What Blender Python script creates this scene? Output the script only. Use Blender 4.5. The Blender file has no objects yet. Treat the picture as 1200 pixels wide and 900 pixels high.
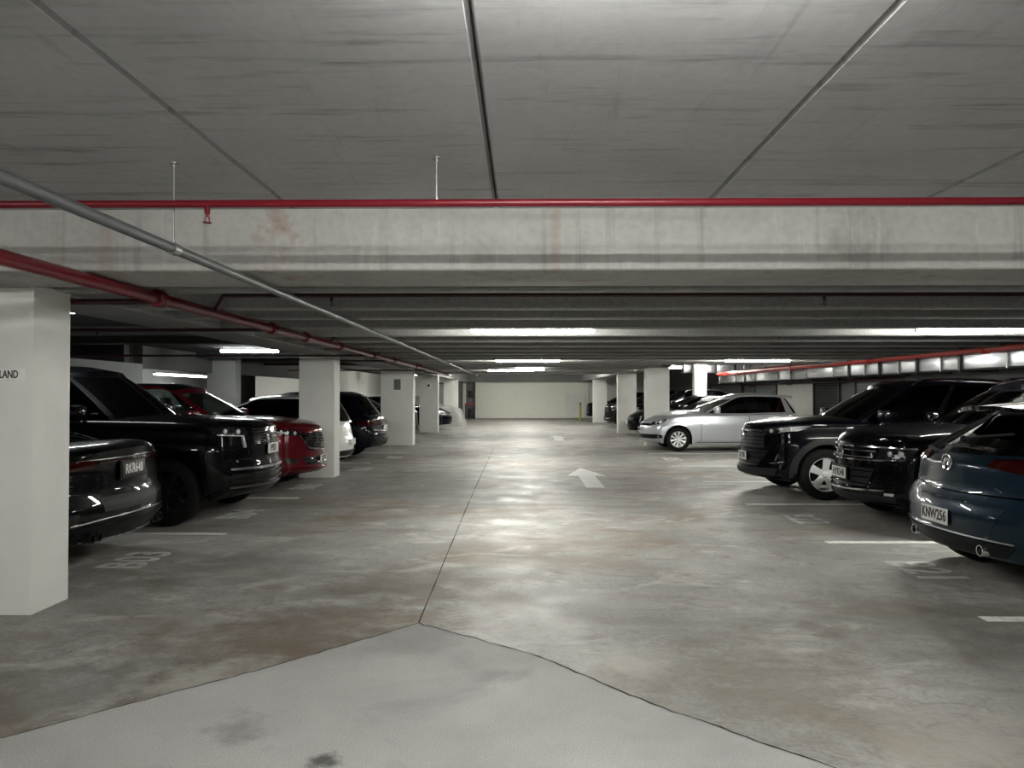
import bpy, bmesh, math, random
from mathutils import Vector, Matrix
from mathutils.bvhtree import BVHTree
random.seed(7)
PI = math.pi
scn = bpy.context.scene
col = scn.collection

# ------------------------------------------------------------------ materials
def node_mat(name):
    m = bpy.data.materials.new(name); m.use_nodes = True
    nt = m.node_tree
    return m, nt, nt.nodes, nt.links, nt.nodes['Principled BSDF']

def simple(name, rgb, rough=0.5, metal=0.0, coat=0.0, spec=0.5, emit=None, es=0.0):
    m, nt, N, L, B = node_mat(name)
    B.inputs['Base Color'].default_value = (*rgb, 1)
    B.inputs['Roughness'].default_value = rough
    B.inputs['Metallic'].default_value = metal
    B.inputs['Coat Weight'].default_value = coat
    B.inputs['Coat Roughness'].default_value = 0.03
    B.inputs['Coat IOR'].default_value = 1.42
    B.inputs['Specular IOR Level'].default_value = spec
    if emit:
        B.inputs['Emission Color'].default_value = (*emit, 1)
        B.inputs['Emission Strength'].default_value = es
    # a faint procedural unevenness so no surface is perfectly uniform
    tc = N.new('ShaderNodeTexCoord'); nz = N.new('ShaderNodeTexNoise')
    nz.inputs['Scale'].default_value = 9; nz.inputs['Detail'].default_value = 3
    L.new(tc.outputs['Object'], nz.inputs['Vector'])
    mr = N.new('ShaderNodeMapRange')
    mr.inputs['To Min'].default_value = max(0.0, rough*0.85); mr.inputs['To Max'].default_value = min(1, rough*1.15)
    L.new(nz.outputs['Fac'], mr.inputs['Value']); L.new(mr.outputs['Result'], B.inputs['Roughness'])
    return m

def ramp(N, stops):
    r = N.new('ShaderNodeValToRGB')
    e = r.color_ramp.elements
    while len(e) > 1: e.remove(e[-1])
    e[0].position = stops[0][0]; e[0].color = (*stops[0][1], 1)
    for p, c in stops[1:]:
        k = e.new(p); k.color = (*c, 1)
    return r

def g(v, t=(1, 1, 1)): return (v*t[0], v*t[1], v*t[2])

def concrete(name, base, tint=(1, 1, .97), var=0.25, rough=(.55, .8), bump=.15, scale=1.0,
             stain=None, fine=60, fv=.18, spots=(), smap=(1, 1, 1)):
    """mottled concrete; streak = (scale xyz, threshold, dark colour) directional marks; stain = colour of blotches"""
    m, nt, N, L, B = node_mat(name)
    tc = N.new('ShaderNodeTexCoord')
    n1 = N.new('ShaderNodeTexNoise'); n1.inputs['Scale'].default_value = 1.1*scale; n1.inputs['Detail'].default_value = 8; n1.inputs['Roughness'].default_value = .62
    L.new(tc.outputs['Object'], n1.inputs['Vector'])
    r1 = ramp(N, [(.3, g(base*(1-var), tint)), (.52, g(base, tint)), (.72, g(base*(1+var), tint))])
    L.new(n1.outputs['Fac'], r1.inputs['Fac'])
    out = r1.outputs['Color']
    n2 = N.new('ShaderNodeTexNoise'); n2.inputs['Scale'].default_value = fine; n2.inputs['Detail'].default_value = 4
    L.new(tc.outputs['Object'], n2.inputs['Vector'])
    r2 = ramp(N, [(.3, (1-fv,)*3), (.6, (1+fv*.28,)*3)])
    L.new(n2.outputs['Fac'], r2.inputs['Fac'])
    mx = N.new('ShaderNodeMix'); mx.data_type = 'RGBA'; mx.blend_type = 'MULTIPLY'; mx.inputs[0].default_value = 1
    L.new(out, mx.inputs[6]); L.new(r2.outputs['Color'], mx.inputs[7]); out = mx.outputs[2]
    def overlay(out, sc, lo, hi, colr, amt, rot=0, seed=0, dist=0.0):
        mp = N.new('ShaderNodeMapping'); mp.inputs['Scale'].default_value = sc; mp.inputs['Location'].default_value = (seed, seed*1.7, seed*.3)
        mp.inputs['Rotation'].default_value = (0, 0, rot)
        L.new(tc.outputs['Object'], mp.inputs['Vector'])
        n = N.new('ShaderNodeTexNoise'); n.inputs['Scale'].default_value = 1; n.inputs['Detail'].default_value = 7; n.inputs['Roughness'].default_value = .6
        n.inputs['Distortion'].default_value = dist
        L.new(mp.outputs['Vector'], n.inputs['Vector'])
        rr = N.new('ShaderNodeMapRange'); rr.inputs['From Min'].default_value = lo; rr.inputs['From Max'].default_value = hi
        rr.inputs['To Min'].default_value = 0; rr.inputs['To Max'].default_value = amt
        L.new(n.outputs['Fac'], rr.inputs['Value'])
        x = N.new('ShaderNodeMix'); x.data_type = 'RGBA'
        L.new(rr.outputs['Result'], x.inputs[0]); L.new(out, x.inputs[6]); x.inputs[7].default_value = (*colr, 1)
        return x.outputs[2]
    for k, st in enumerate(stain or []):
        out = overlay(out, st[0], st[1], st[2], st[3], st[4], st[5] if len(st) > 5 else 0, seed=3.1*(k+1), dist=st[6] if len(st) > 6 else .4)
    if spots:
        smp = N.new('ShaderNodeMapping'); smp.inputs['Scale'].default_value = smap
        L.new(tc.outputs['Object'], smp.inputs['Vector'])
    for (sx, sy, rad, colr, amt, nsc) in spots:
        # one stain with its own place and ragged outline
        vm = N.new('ShaderNodeVectorMath'); vm.operation = 'DISTANCE'; vm.inputs[1].default_value = (sx, sy, 0)
        L.new(smp.outputs['Vector'], vm.inputs[0])
        m1 = N.new('ShaderNodeMapRange'); m1.inputs['From Min'].default_value = 0; m1.inputs['From Max'].default_value = rad
        m1.inputs['To Min'].default_value = .32; m1.inputs['To Max'].default_value = -.25
        L.new(vm.outputs['Value'], m1.inputs['Value'])
        n = N.new('ShaderNodeTexNoise'); n.inputs['Scale'].default_value = nsc; n.inputs['Detail'].default_value = 9; n.inputs['Roughness'].default_value = .68
        L.new(tc.outputs['Object'], n.inputs['Vector'])
        a = N.new('ShaderNodeMath'); a.operation = 'ADD'; L.new(m1.outputs['Result'], a.inputs[0]); L.new(n.outputs['Fac'], a.inputs[1])
        m2 = N.new('ShaderNodeMapRange'); m2.inputs['From Min'].default_value = .52; m2.inputs['From Max'].default_value = .74
        m2.inputs['To Min'].default_value = 0; m2.inputs['To Max'].default_value = amt
        L.new(a.outputs[0], m2.inputs['Value'])
        x = N.new('ShaderNodeMix'); x.data_type = 'RGBA'
        L.new(m2.outputs['Result'], x.inputs[0]); L.new(out, x.inputs[6]); x.inputs[7].default_value = (*colr, 1)
        out = x.outputs[2]
    L.new(out, B.inputs['Base Color'])
    nr = N.new('ShaderNodeTexNoise'); nr.inputs['Scale'].default_value = 2.3; nr.inputs['Detail'].default_value = 6
    L.new(tc.outputs['Object'], nr.inputs['Vector'])
    mr = N.new('ShaderNodeMapRange'); mr.inputs['From Min'].default_value = .3; mr.inputs['From Max'].default_value = .7
    mr.inputs['To Min'].default_value = rough[0]; mr.inputs['To Max'].default_value = rough[1]
    L.new(nr.outputs['Fac'], mr.inputs['Value']); L.new(mr.outputs['Result'], B.inputs['Roughness'])
    bp = N.new('ShaderNodeBump'); bp.inputs['Strength'].default_value = bump; bp.inputs['Distance'].default_value = .01
    ad = N.new('ShaderNodeMath'); ad.operation = 'ADD'
    L.new(n1.outputs['Fac'], ad.inputs[0]); L.new(n2.outputs['Fac'], ad.inputs[1])
    L.new(ad.outputs[0], bp.inputs['Height']); L.new(bp.outputs['Normal'], B.inputs['Normal'])
    return m

def glass(name, tint, amt):
    """tinted see-through glass: mostly dark tint with a clear mirror-like coat"""
    m = bpy.data.materials.new(name); m.use_nodes = True
    nt = m.node_tree; N = nt.nodes; L = nt.links
    for n in list(N): N.remove(n)
    o = N.new('ShaderNodeOutputMaterial'); mix = N.new('ShaderNodeMixShader'); tr = N.new('ShaderNodeBsdfTransparent')
    gl = N.new('ShaderNodeBsdfGlossy'); fr = N.new('ShaderNodeFresnel')
    gl.inputs['Roughness'].default_value = .02; gl.inputs['Color'].default_value = (.9, .93, .92, 1)
    tr.inputs['Color'].default_value = (*tint, 1); fr.inputs['IOR'].default_value = 1.5
    mr = N.new('ShaderNodeMath'); mr.operation = 'MULTIPLY_ADD'; mr.inputs[1].default_value = 1.2; mr.inputs[2].default_value = amt
    mr.use_clamp = True
    L.new(fr.outputs[0], mr.inputs[0]); L.new(mr.outputs[0], mix.inputs[0])
    L.new(tr.outputs[0], mix.inputs[1]); L.new(gl.outputs[0], mix.inputs[2]); L.new(mix.outputs[0], o.inputs[0])
    return m

M = {}
M['paint_black'] = simple('black car paint', (.0012, .0012, .002), .35, 0, .6, .04)
M['paint_black2'] = simple('midnight black paint', (.0012, .0012, .003), .35, 0, .6, .04)
M['paint_silver'] = simple('silver car paint', (.62, .65, .69), .32, .55, 1.0)
M['paint_white'] = simple('white car paint', (.75, .76, .76), .35, 0, 1.0)
M['paint_red'] = simple('deep red car paint', (.10, .0025, .007), .35, .3, .8, .15)
M['paint_blue'] = simple('petrol blue car paint', (.004, .017, .031), .38, .3, .8, .15)
M['paint_navy'] = simple('navy car paint', (.0015, .002, .006), .35, 0, .6, .04)
M['plastic'] = simple('black trim plastic', (.006, .006, .007), .5, 0, 0, .25)
M['cladding'] = simple('grey black cladding', (.016, .016, .018), .55, 0, 0, .3)
M['gloss'] = simple('gloss black trim', (.003, .003, .004), .12, 0, .6, .15)
M['under'] = simple('underbody', (.006, .006, .006), .9)
M['rubber'] = simple('tyre rubber', (.006, .006, .006), .8, 0, 0, .2)
M['alloy'] = simple('alloy wheel', (.85, .86, .87), .35, .45)
M['alloy_dark'] = simple('dark alloy wheel', (.012, .012, .012), .4, .5, 0, .3)
M['chrome'] = simple('chrome', (.8, .8, .82), .12, 1.0)
M['satin'] = simple('satin metal', (.16, .16, .17), .3, 1.0)
M['lamp_red'] = simple('red tail lens', (.028, .001, .0015), .15, 0, .8, .1)
M['lamp_dark'] = simple('smoked lamp lens', (.015, .015, .018), .1, 0, 1.0, .3)
M['lamp_clear'] = simple('headlamp reflector', (.62, .64, .66), .22, .35, 1.0)
M['plate_white'] = simple('white number plate', (.66, .67, .66), .4)
M['plate_black'] = simple('black number plate', (.01, .01, .01), .4)
M['ink_black'] = simple('black lettering', (.01, .01, .01), .5)
M['ink_white'] = simple('white lettering', (.8, .8, .8), .5)
M['seat'] = simple('dark seat cloth', (.03, .03, .033), .8)
M['seat_grey'] = simple('grey seat cloth', (.22, .22, .21), .8)
M['glass_dark'] = glass('dark tinted glass', (.045, .05, .055), .02)
M['glass_mid'] = glass('lightly tinted glass', (.42, .47, .45), .02)
M['red_pipe'] = simple('red painted pipe', (.13, .004, .011), .34, 0, .2, .3)
M['red_bright'] = simple('bright red painted pipe', (.52, .022, .016), .35, 0, .3)
M['dark_pipe'] = simple('dark oxide pipe', (.035, .003, .008), .5)
M['grey_pipe'] = simple('galvanised conduit', (.10, .105, .11), .5, .3)
M['steel'] = simple('galvanised rod', (.28, .28, .28), .4, .8)
M['duct'] = simple('galvanised duct sheet', (.42, .44, .46), .30, .85)
M['black_steel'] = simple('black steel', (.01, .01, .01), .5)
M['paint_line'] = concrete('worn white road paint', .88, (1, 1, .97), .16, (.5, .7), .1, 3, fine=40,
                           stain=[((7, 7, 7), .52, .62, (.40, .39, .37), .5)])
M['paint_faded'] = concrete('faded stencil paint', .66, (1, 1, .97), .2, (.5, .7), .1, 3, fine=40,
                            stain=[((7, 7, 7), .5, .62, (.32, .31, .29), .6)])
M['arrow_paint'] = concrete('faded arrow paint', .66, (1, 1, .97), .12, (.45, .6), .08, 3, fine=40)
M['pillar'] = concrete('white painted pillar', .80, (1, 1, .96), .02, (.5, .7), .03, 1.4, fine=5, fv=.03,
                       stain=[((3, 3, 1.2), .58, .75, (.60, .59, .56), .25)])
M['wall_white'] = concrete('white painted wall', .74, (1, 1, .95), .04, (.6, .8), .04, .6, fine=6, fv=.04)
M['wall_cream'] = concrete('cream painted wall', .80, (1, .995, .89), .03, (.6, .8), .04, .4, fine=4, fv=.03)
M['wall_grey'] = concrete('grey concrete wall', .17, (1, 1, .98), .2, (.6, .85), .1, .8)
M['door_grey'] = simple('grey garage door', (.20, .21, .22), .55)
M['door_white'] = simple('white garage door', (.55, .57, .58), .5)
M['dark_void'] = simple('dark doorway', (.012, .012, .013), .8)
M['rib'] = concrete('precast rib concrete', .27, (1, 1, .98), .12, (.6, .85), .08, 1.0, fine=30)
M['rib_shade'] = concrete('concrete with shade in colour', .08, (1, 1, 1), .2, (.7, .9), .05, 1.0, fine=30)  # shade of the recesses and dim bays is put into this dark colour
M['ceil'] = concrete('hollow core ceiling', .40, (1, 1, 1.01), .10, (.45, .7), .10, .7, fine=22, fv=.08,
                     stain=[((.8, 9.0, 1), .56, .72, (.10, .097, .092), .6, 0.05, .15),
                            ((1.7, 16.0, 1), .57, .72, (.12, .117, .112), .6, -.04, .1),
                            ((16, 1.6, 1), .60, .76, (.17, .168, .165), .45, .45, .2)])
M['beam'] = concrete('beam concrete', .38, (1, 1, .95), .12, (.6, .85), .15, 1.2, fine=24, fv=.1, smap=(1, .001, .06), spots=[(-1.42, .13, .42, (.22, .12, .055), .75, 5), (-2.35, .13, .30, (.20, .13, .08), .5, 4), (-3.6, .13, 1.1, (.17, .14, .11), .6, 3), (.93, .13, .22, (.24, .15, .08), .55, 6), (2.28, .13, .24, (.20, .13, .08), .6, 6), (2.9, .13, .2, (.20, .14, .09), .4, 6), (1.9, .13, .5, (.17, .17, .16), .5, 5)],
                     stain=[((3.2, 3, .25), .60, .74, (.24, .15, .09), .6, 0, .1),
                            ((11.0, 8, .5), .56, .74, (.15, .15, .14), .6, 0, .05),
                            ((16.0, 9, 1.6), .60, .74, (.56, .56, .52), .45, 0, .6)])
M['floor'] = concrete('polished stained floor', .33, (1, .985, .93), .28, (.44, .70), .09, .75, fine=34,
                      spots=[(-1.4, 4.4, 1.9, (.13, .09, .058), .62, 4.5), (-.9, 5.7, 1.5, (.12, .088, .06), .5, 3.2), (-2.3, 3.6, 1.4, (.10, .085, .07), .6, 4.0),
                             (1.3, 3.9, 1.5, (.17, .13, .09), .5, 4.0), (2.6, 4.9, 1.9, (.11, .095, .08), .5, 3.0), (-1.6, 3.70, .9, (.42, .40, .34), .7, 6),
                             (.6, 4.1, .6, (.46, .45, .40), .7, 4.0), (-2.6, 6.4, 1.6, (.11, .10, .09), .5, 1.5), (1.9, 3.1, .9, (.45, .42, .36), .5, 4.0)],
                      stain=[((.55, .8, 1), .50, .66, (.22, .165, .115), .75, .3, 1.2),
                             ((1.3, 2.2, 1), .55, .66, (.58, .57, .53), .5, -.4, 1.5),
                             ((.35, 1.6, 1), .56, .70, (.19, .18, .168), .6, 0, .8),
                             ((3.6, 5.2, 1), .55, .64, (.22, .185, .15), .55, .6, 2.0),
                             ((8, 14, 1), .58, .66, (.20, .19, .175), .5, .2, 1.0)])
M['apron'] = concrete('brushed apron slab', .46, (1, 1, .97), .13, (.6, .8), .3, .9, fine=150, fv=.30,
                      spots=[(-.6, 4.5, 1.0, (.28, .28, .27), .7, 1.8), (-1.25, 3.25, .35, (.20, .20, .195), .6, 5), (-.83, 2.98, .16, (.05, .05, .05), .9, 6), (.7, 3.3, .7, (.34, .34, .33), .5, 3)],
                      stain=[((1.0, 1.0, 1), .60, .72, (.16, .16, .155), .45, .4, .6)])
M['crack'] = simple('joint shadow gap', (.012, .011, .01), .9)
M['tube'] = simple('fluorescent glow diffuser', (.9, .9, .9), .5, emit=(1, .985, .90), es=28)
M['tube_bare'] = simple('bare fluorescent tube', (.9, .9, .9), .5, emit=(1, .985, .93), es=62)
M['tube_far'] = simple('far fluorescent glow diffuser', (.9, .9, .9), .5, emit=(1, .985, .90), es=26)
M['tube_cool'] = simple('cool fluorescent tube', (.9, .9, .9), .5, emit=(.95, 1, .98), es=7)
M['signlit'] = simple('lit sign face', (.9, .9, .9), .5, emit=(1, 1, .96), es=2.2)
M['signink'] = simple('pale sign print', (.6, .62, .6), .5, emit=(1, 1, .97), es=1.1)
M['batten'] = simple('white batten body', (.7, .7, .68), .5)
M['sign_white'] = simple('white sign plate', (.88, .88, .86), .5)
M['sign_grey'] = simple('grey notice plate', (.16, .165, .155), .5)
M['hivis'] = simple('yellow green post', (.30, .32, .03), .5)
M['cover'] = concrete('grey car cover cloth', .30, (1, 1, .97), .15, (.7, .9), .5, 2.5, fine=25)
M['red_steel'] = simple('red barrier', (.30, .02, .02), .5)

# ------------------------------------------------------------------ mesh helpers
def link(name, verts, faces, mats, parent=None, midx=None, smooth=None):
    me = bpy.data.meshes.new(name)
    me.from_pydata([tuple(v) for v in verts], [], faces)
    if not isinstance(mats, (list, tuple)): mats = [mats]
    for m in mats: me.materials.append(m)
    if midx: me.polygons.foreach_set('material_index', midx)
    me.validate(); me.update()
    if smooth:
        for p in me.polygons: p.use_smooth = True
        me.set_sharp_from_angle(angle=math.radians(smooth))
    o = bpy.data.objects.new(name, me); col.objects.link(o)
    if parent: o.parent = parent
    return o

class MB:
    def __init__(s): s.v = []; s.f = []
    def add(s, v, f):
        k = len(s.v); s.v += [tuple(p) for p in v]; s.f += [tuple(i+k for i in q) for q in f]; return s
    def box(s, x0, x1, y0, y1, z0, z1, bev=0.0):
        if bev > 0:
            bm = bmesh.new(); bmesh.ops.create_cube(bm, size=1)
            for v in bm.verts:
                v.co = Vector(((x0+x1)/2+v.co.x*(x1-x0), (y0+y1)/2+v.co.y*(y1-y0), (z0+z1)/2+v.co.z*(z1-z0)))
            bmesh.ops.bevel(bm, geom=list(bm.edges), offset=bev, segments=2, affect='EDGES', profile=.6)
            return s.bm(bm)
        v = [(x, y, z) for x in (x0, x1) for y in (y0, y1) for z in (z0, z1)]
        return s.add(v, [(0, 1, 3, 2), (4, 6, 7, 5), (0, 4, 5, 1), (2, 3, 7, 6), (0, 2, 6, 4), (1, 5, 7, 3)])
    def bm(s, bm, mtx=None):
        if mtx: bm.transform(mtx)
        bm.verts.index_update()
        v = [tuple(q.co) for q in bm.verts]; f = [tuple(q.index for q in p.verts) for p in bm.faces]
        bm.free(); return s.add(v, f)
    def tube(s, p, q, r, n=14, r2=None, caps=True):
        p = Vector(p); q = Vector(q); d = (q-p).normalized(); r2 = r if r2 is None else r2
        a = d.orthogonal().normalized(); b = d.cross(a)
        v = []
        for c, rr in ((p, r), (q, r2)):
            for i in range(n):
                t = 2*PI*i/n; v.append(c+a*math.cos(t)*rr+b*math.sin(t)*rr)
        f = [(i, (i+1) % n, n+(i+1) % n, n+i) for i in range(n)]
        if caps: f += [tuple(range(n))[::-1], tuple(range(n, 2*n))]
        return s.add(v, f)
    def lathe(s, prof, c=(0, 0, 0), axis='y', n=32, closed=False):
        """prof: list of (r, h) ; revolve about axis"""
        v = []; m = len(prof)
        for i in range(n):
            t = 2*PI*i/n
            for r, h in prof:
                a, b = r*math.cos(t), r*math.sin(t)
                p = {'y': (a, h, b), 'z': (a, b, h), 'x': (h, a, b)}[axis]
                v.append((p[0]+c[0], p[1]+c[1], p[2]+c[2]))
        f = []
        for i in range(n):
            j = (i+1) % n
            for k in range(m-1+(1 if closed else 0)):
                k2 = (k+1) % m
                f.append((i*m+k, j*m+k, j*m+k2, i*m+k2))
        return s.add(v, f)
    def poly(s, pts, z0, z1):
        """extruded outline in XY"""
        n = len(pts)
        v = [(p[0], p[1], z0) for p in pts]+[(p[0], p[1], z1) for p in pts]
        return s.add(v, [tuple(range(n))[::-1], tuple(range(n, 2*n))]+[(i, (i+1) % n, n+(i+1) % n, n+i) for i in range(n)])
    def ball(s, c, rx, ry, rz, seg=14, rings=9):
        bm = bmesh.new(); bmesh.ops.create_uvsphere(bm, u_segments=seg, v_segments=rings, radius=1)
        return s.bm(bm, Matrix.Translation(c) @ Matrix.Diagonal((rx, ry, rz, 1)))
    def build(s, name, mat, parent=None, smooth=35):
        return link(name, s.v, s.f, mat, parent, smooth=smooth)

def tag(o, label, cat, group=None, kind=None):
    if label: o['label'] = label
    if cat: o['category'] = cat
    if group: o['group'] = group
    if kind: o['kind'] = kind
    return o

def struct(o):
    o['kind'] = 'structure'; return o

def empty(name, loc, rz=0):
    o = bpy.data.objects.new(name, None); col.objects.link(o)
    o.location = loc; o.rotation_euler = (0, 0, rz); o.empty_display_size = .2
    return o

def text_obj(name, s, size, mat, parent=None, depth=.002, sx=1.0, align='CENTER'):
    cu = bpy.data.curves.new('t', 'FONT'); cu.body = s; cu.size = size; cu.extrude = depth
    cu.align_x = align; cu.align_y = 'CENTER'; cu.resolution_u = 3; cu.offset = size*.018
    t = bpy.data.objects.new('t', cu); col.objects.link(t)
    dg = bpy.context.evaluated_depsgraph_get(); dg.update()
    me = bpy.data.meshes.new_from_object(t.evaluated_get(dg))
    col.objects.unlink(t); bpy.data.objects.remove(t)
    for v in me.vertices: v.co.x *= sx
    me.materials.clear(); me.materials.append(mat)
    o = bpy.data.objects.new(name, me); col.objects.link(o)
    if parent: o.parent = parent
    return o

def interp(tab, x):
    if x <= tab[0][0]: return tab[0][1]
    for (a, u), (b, v) in zip(tab, tab[1:]):
        if x <= b:
            t = (x-a)/(b-a); return u+(v-u)*t
    return tab[-1][1]

def sinterp(tab, x):
    """monotone-ish cubic (catmull) through a table"""
    n = len(tab)
    if x <= tab[0][0]: return tab[0][1]
    if x >= tab[-1][0]: return tab[-1][1]
    for i in range(n-1):
        if x <= tab[i+1][0]: break
    x0, y0 = tab[i]; x1, y1 = tab[i+1]; h = x1-x0; t = (x-x0)/h
    def sl(j):
        if j == 0: return (tab[1][1]-tab[0][1])/(tab[1][0]-tab[0][0])
        if j == n-1: return (tab[-1][1]-tab[-2][1])/(tab[-1][0]-tab[-2][0])
        a = (tab[j][1]-tab[j-1][1])/(tab[j][0]-tab[j-1][0]); b = (tab[j+1][1]-tab[j][1])/(tab[j+1][0]-tab[j][0])
        return 0 if a*b <= 0 else 2*a*b/(a+b)
    m0, m1 = sl(i), sl(i+1)
    return ((2*t**3-3*t*t+1)*y0+(t**3-2*t*t+t)*h*m0+(-2*t**3+3*t*t)*y1+(t**3-t*t)*h*m1)
EXPOSURE = 2.7
# ------------------------------------------------------------------ cars
# car space: x = 0 at the nose, x = L at the tail, y across, z up; the root Empty stands under the middle of the car
SPECS = {
 'hatch': dict(L=4.21, W=1.79, r=.316, xf=.87, xr=3.45, ff=.74, rf=.95, fr=.82, rr=.6, bowf=.36, bowr=.18,
    shoulder=[(0, .70), (.35, .81), (1.0, .93), (1.5, .955), (2.6, .965), (3.6, .99), (4.0, .985), (4.21, .93)],
    centre=[(0, .73), (.12, .82), (.5, .94), (1.0, 1.02), (1.4, 1.04), (2.6, .965), (3.8, .99), (4.0, .99), (4.21, .95)],
    low=[(0, .21), (.4, .19), (1.3, .17), (3.0, .17), (3.9, .22), (4.21, .27)],
    nose=[(.2, .07), (.32, .01), (.5, 0), (.62, .02), (.74, .10), (.85, .22)],
    tail=[(.2, .10), (.35, .02), (.55, 0), (.68, .05), (.85, .09), (1.0, .14)],
    cowl=1.22, tailx=4.14, rfx=2.22, rrx=3.90, H=1.48, rt=[(0, -.085), (.18, -.015), (.4, 0), (.75, -.012), (1, -.06)], wb=.80, wr=.60, gbow=.34,
    wins=[(0, .035, 0), (.035, .455, 1), (.455, .475, 2), (.475, .88, 1), (.88, .965, 0), (.965, 1, 2)], doors=[(1.42, 2.68)]),
 'astra': dict(L=4.37, W=1.81, r=.325, xf=.9, xr=3.56, ff=.74, rf=.95, fr=.80, rr=.75, bowf=.36, bowr=.17,
    shoulder=[(0, .70), (.35, .79), (1.0, .90), (1.5, .94), (2.6, .98), (3.6, 1.04), (4.05, 1.06), (4.37, .98)],
    centre=[(0, .72), (.12, .80), (.5, .90), (1.0, .975), (1.3, .99), (2.6, .98), (3.7, 1.04), (4.05, 1.10), (4.2, 1.09), (4.37, 1.0)],
    low=[(0, .21), (.4, .19), (1.3, .17), (3.0, .17), (4.0, .24), (4.37, .28)],
    nose=[(.2, .07), (.32, .01), (.5, 0), (.62, .02), (.74, .10), (.85, .22)],
    tail=[(.2, .12), (.30, .05), (.40, .0), (.62, 0.0), (.70, .06), (.74, .10), (.84, .10), (.95, .10), (1.05, .20)],
    cowl=1.1, tailx=4.20, rfx=2.0, rrx=3.70, H=1.49, rt=[(0, -.085), (.18, -.01), (.4, 0), (.75, -.03), (1, -.09)], wb=.79, wr=.58, gbow=.34,
    wins=[(0, .045, 0), (.045, .42, 1), (.42, .45, 2), (.45, .76, 1), (.76, .79, 2), (.79, .88, 1), (.88, 1, 0)], doors=[(1.42, 2.4), (2.42, 3.1)]),
 'suv': dict(L=4.60, W=1.86, r=.362, xf=.93, xr=3.62, ff=.76, rf=.85, fr=.84, rr=.55, bowf=.32, bowr=.14,
    shoulder=[(0, .955), (.3, 1.025), (1.0, 1.075), (1.5, 1.08), (2.6, 1.085), (3.7, 1.12), (4.3, 1.12), (4.6, 1.05)],
    centre=[(0, .985), (.1, 1.055), (.5, 1.115), (1.0, 1.155), (1.3, 1.16), (2.6, 1.085), (3.8, 1.12), (4.35, 1.12), (4.6, 1.06)],
    low=[(0, .27), (.4, .23), (1.3, .21), (3.1, .21), (4.2, .27), (4.6, .34)],
    nose=[(.25, .10), (.34, .0), (.43, .0), (.50, .035), (.75, .045), (.93, .06), (1.02, .10), (1.10, .17)],
    tail=[(.25, .10), (.4, .02), (.6, 0), (.8, .05), (1.0, .08), (1.12, .12)],
    cowl=1.12, tailx=4.42, rfx=2.05, rrx=4.10, H=1.69, rt=[(0, -.08), (.15, -.01), (.4, 0), (.75, -.02), (1, -.08)], wb=.83, wr=.63, gbow=.30,
    wins=[(0, .04, 0), (.04, .40, 1), (.40, .43, 2), (.43, .72, 1), (.72, .75, 2), (.75, .90, 1), (.90, 1, 0)], doors=[(1.5, 2.5), (2.52, 3.2)]),
 'large_suv': dict(L=5.0, W=1.99, r=.385, xf=.92, xr=3.88, ff=.80, rf=.75, fr=.88, rr=.5, bowf=.24, bowr=.08,
    shoulder=[(0, 1.10), (.3, 1.15), (1.0, 1.18), (1.5, 1.19), (2.6, 1.21), (4.0, 1.24), (4.7, 1.24), (5.0, 1.18)],
    centre=[(0, 1.12), (.1, 1.17), (.5, 1.21), (1.0, 1.24), (1.4, 1.25), (2.6, 1.21), (4.0, 1.24), (4.7, 1.24), (5.0, 1.18)],
    low=[(0, .31), (.4, .26), (1.3, .24), (3.4, .24), (4.6, .30), (5.0, .36)],
    nose=[(.3, .10), (.38, .02), (.48, .0), (.64, .0), (.70, .03), (.9, .04), (1.08, .07), (1.18, .14)],
    tail=[(.3, .10), (.45, .02), (.7, 0), (.9, .03), (1.25, .10)],
    cowl=1.30, tailx=4.9, rfx=2.10, rrx=4.5, H=1.86, rt=[(0, -.07), (.15, -.01), (.4, 0), (.75, -.015), (1, -.07)], wb=.88, wr=.70, gbow=.28,
    wins=[(0, .04, 0), (.04, .38, 1), (.38, .41, 2), (.41, .70, 1), (.70, .73, 2), (.73, .93, 1), (.93, 1, 0)], doors=[(1.55, 2.65), (2.67, 3.4)]),
 'sedan': dict(L=4.75, W=1.86, r=.335, xf=.9, xr=3.72, ff=.76, rf=.9, fr=.80, rr=.7, bowf=.34, bowr=.15,
    shoulder=[(0, .70), (.35, .79), (1.0, .90), (1.6, .94), (2.6, .97), (3.6, 1.01), (4.4, 1.02), (4.75, .98)],
    centre=[(0, .72), (.12, .80), (.5, .90), (1.0, .975), (1.3, .99), (2.6, .97), (3.7, 1.03), (4.3, 1.08), (4.6, 1.09), (4.75, 1.03)],
    low=[(0, .21), (.4, .19), (1.3, .17), (3.2, .17), (4.4, .22), (4.75, .27)],
    nose=[(.2, .07), (.32, .01), (.5, 0), (.62, .02), (.74, .10), (.85, .22)],
    tail=[(.2, .14), (.30, .06), (.42, .0), (.58, 0.0), (.66, .05), (.85, .06), (.95, .05), (1.08, .02)],
    cowl=1.1, tailx=4.35, rfx=2.05, rrx=3.35, H=1.44, rt=[(0, -.085), (.2, -.01), (.5, 0), (.8, -.03), (1, -.08)], wb=.80, wr=.58, gbow=.34,
    wins=[(0, .045, 0), (.045, .44, 1), (.44, .47, 2), (.47, .80, 1), (.80, 1, 0)], doors=[(1.45, 2.5), (2.52, 3.25)]),
}
SIDE = [(0, .93), (.10, .965), (.22, .985), (.55, 1.0), (.72, .99), (.80, .965), (.90, .95), (.96, .925), (1, .89)]

def subdiv(pts, step):
    out = [pts[0]]
    for a, b in zip(pts, pts[1:]):
        n = max(1, int(math.ceil((b-a)/step)))
        out += [a+(b-a)*k/n for k in range(1, n+1)]
    return out

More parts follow.
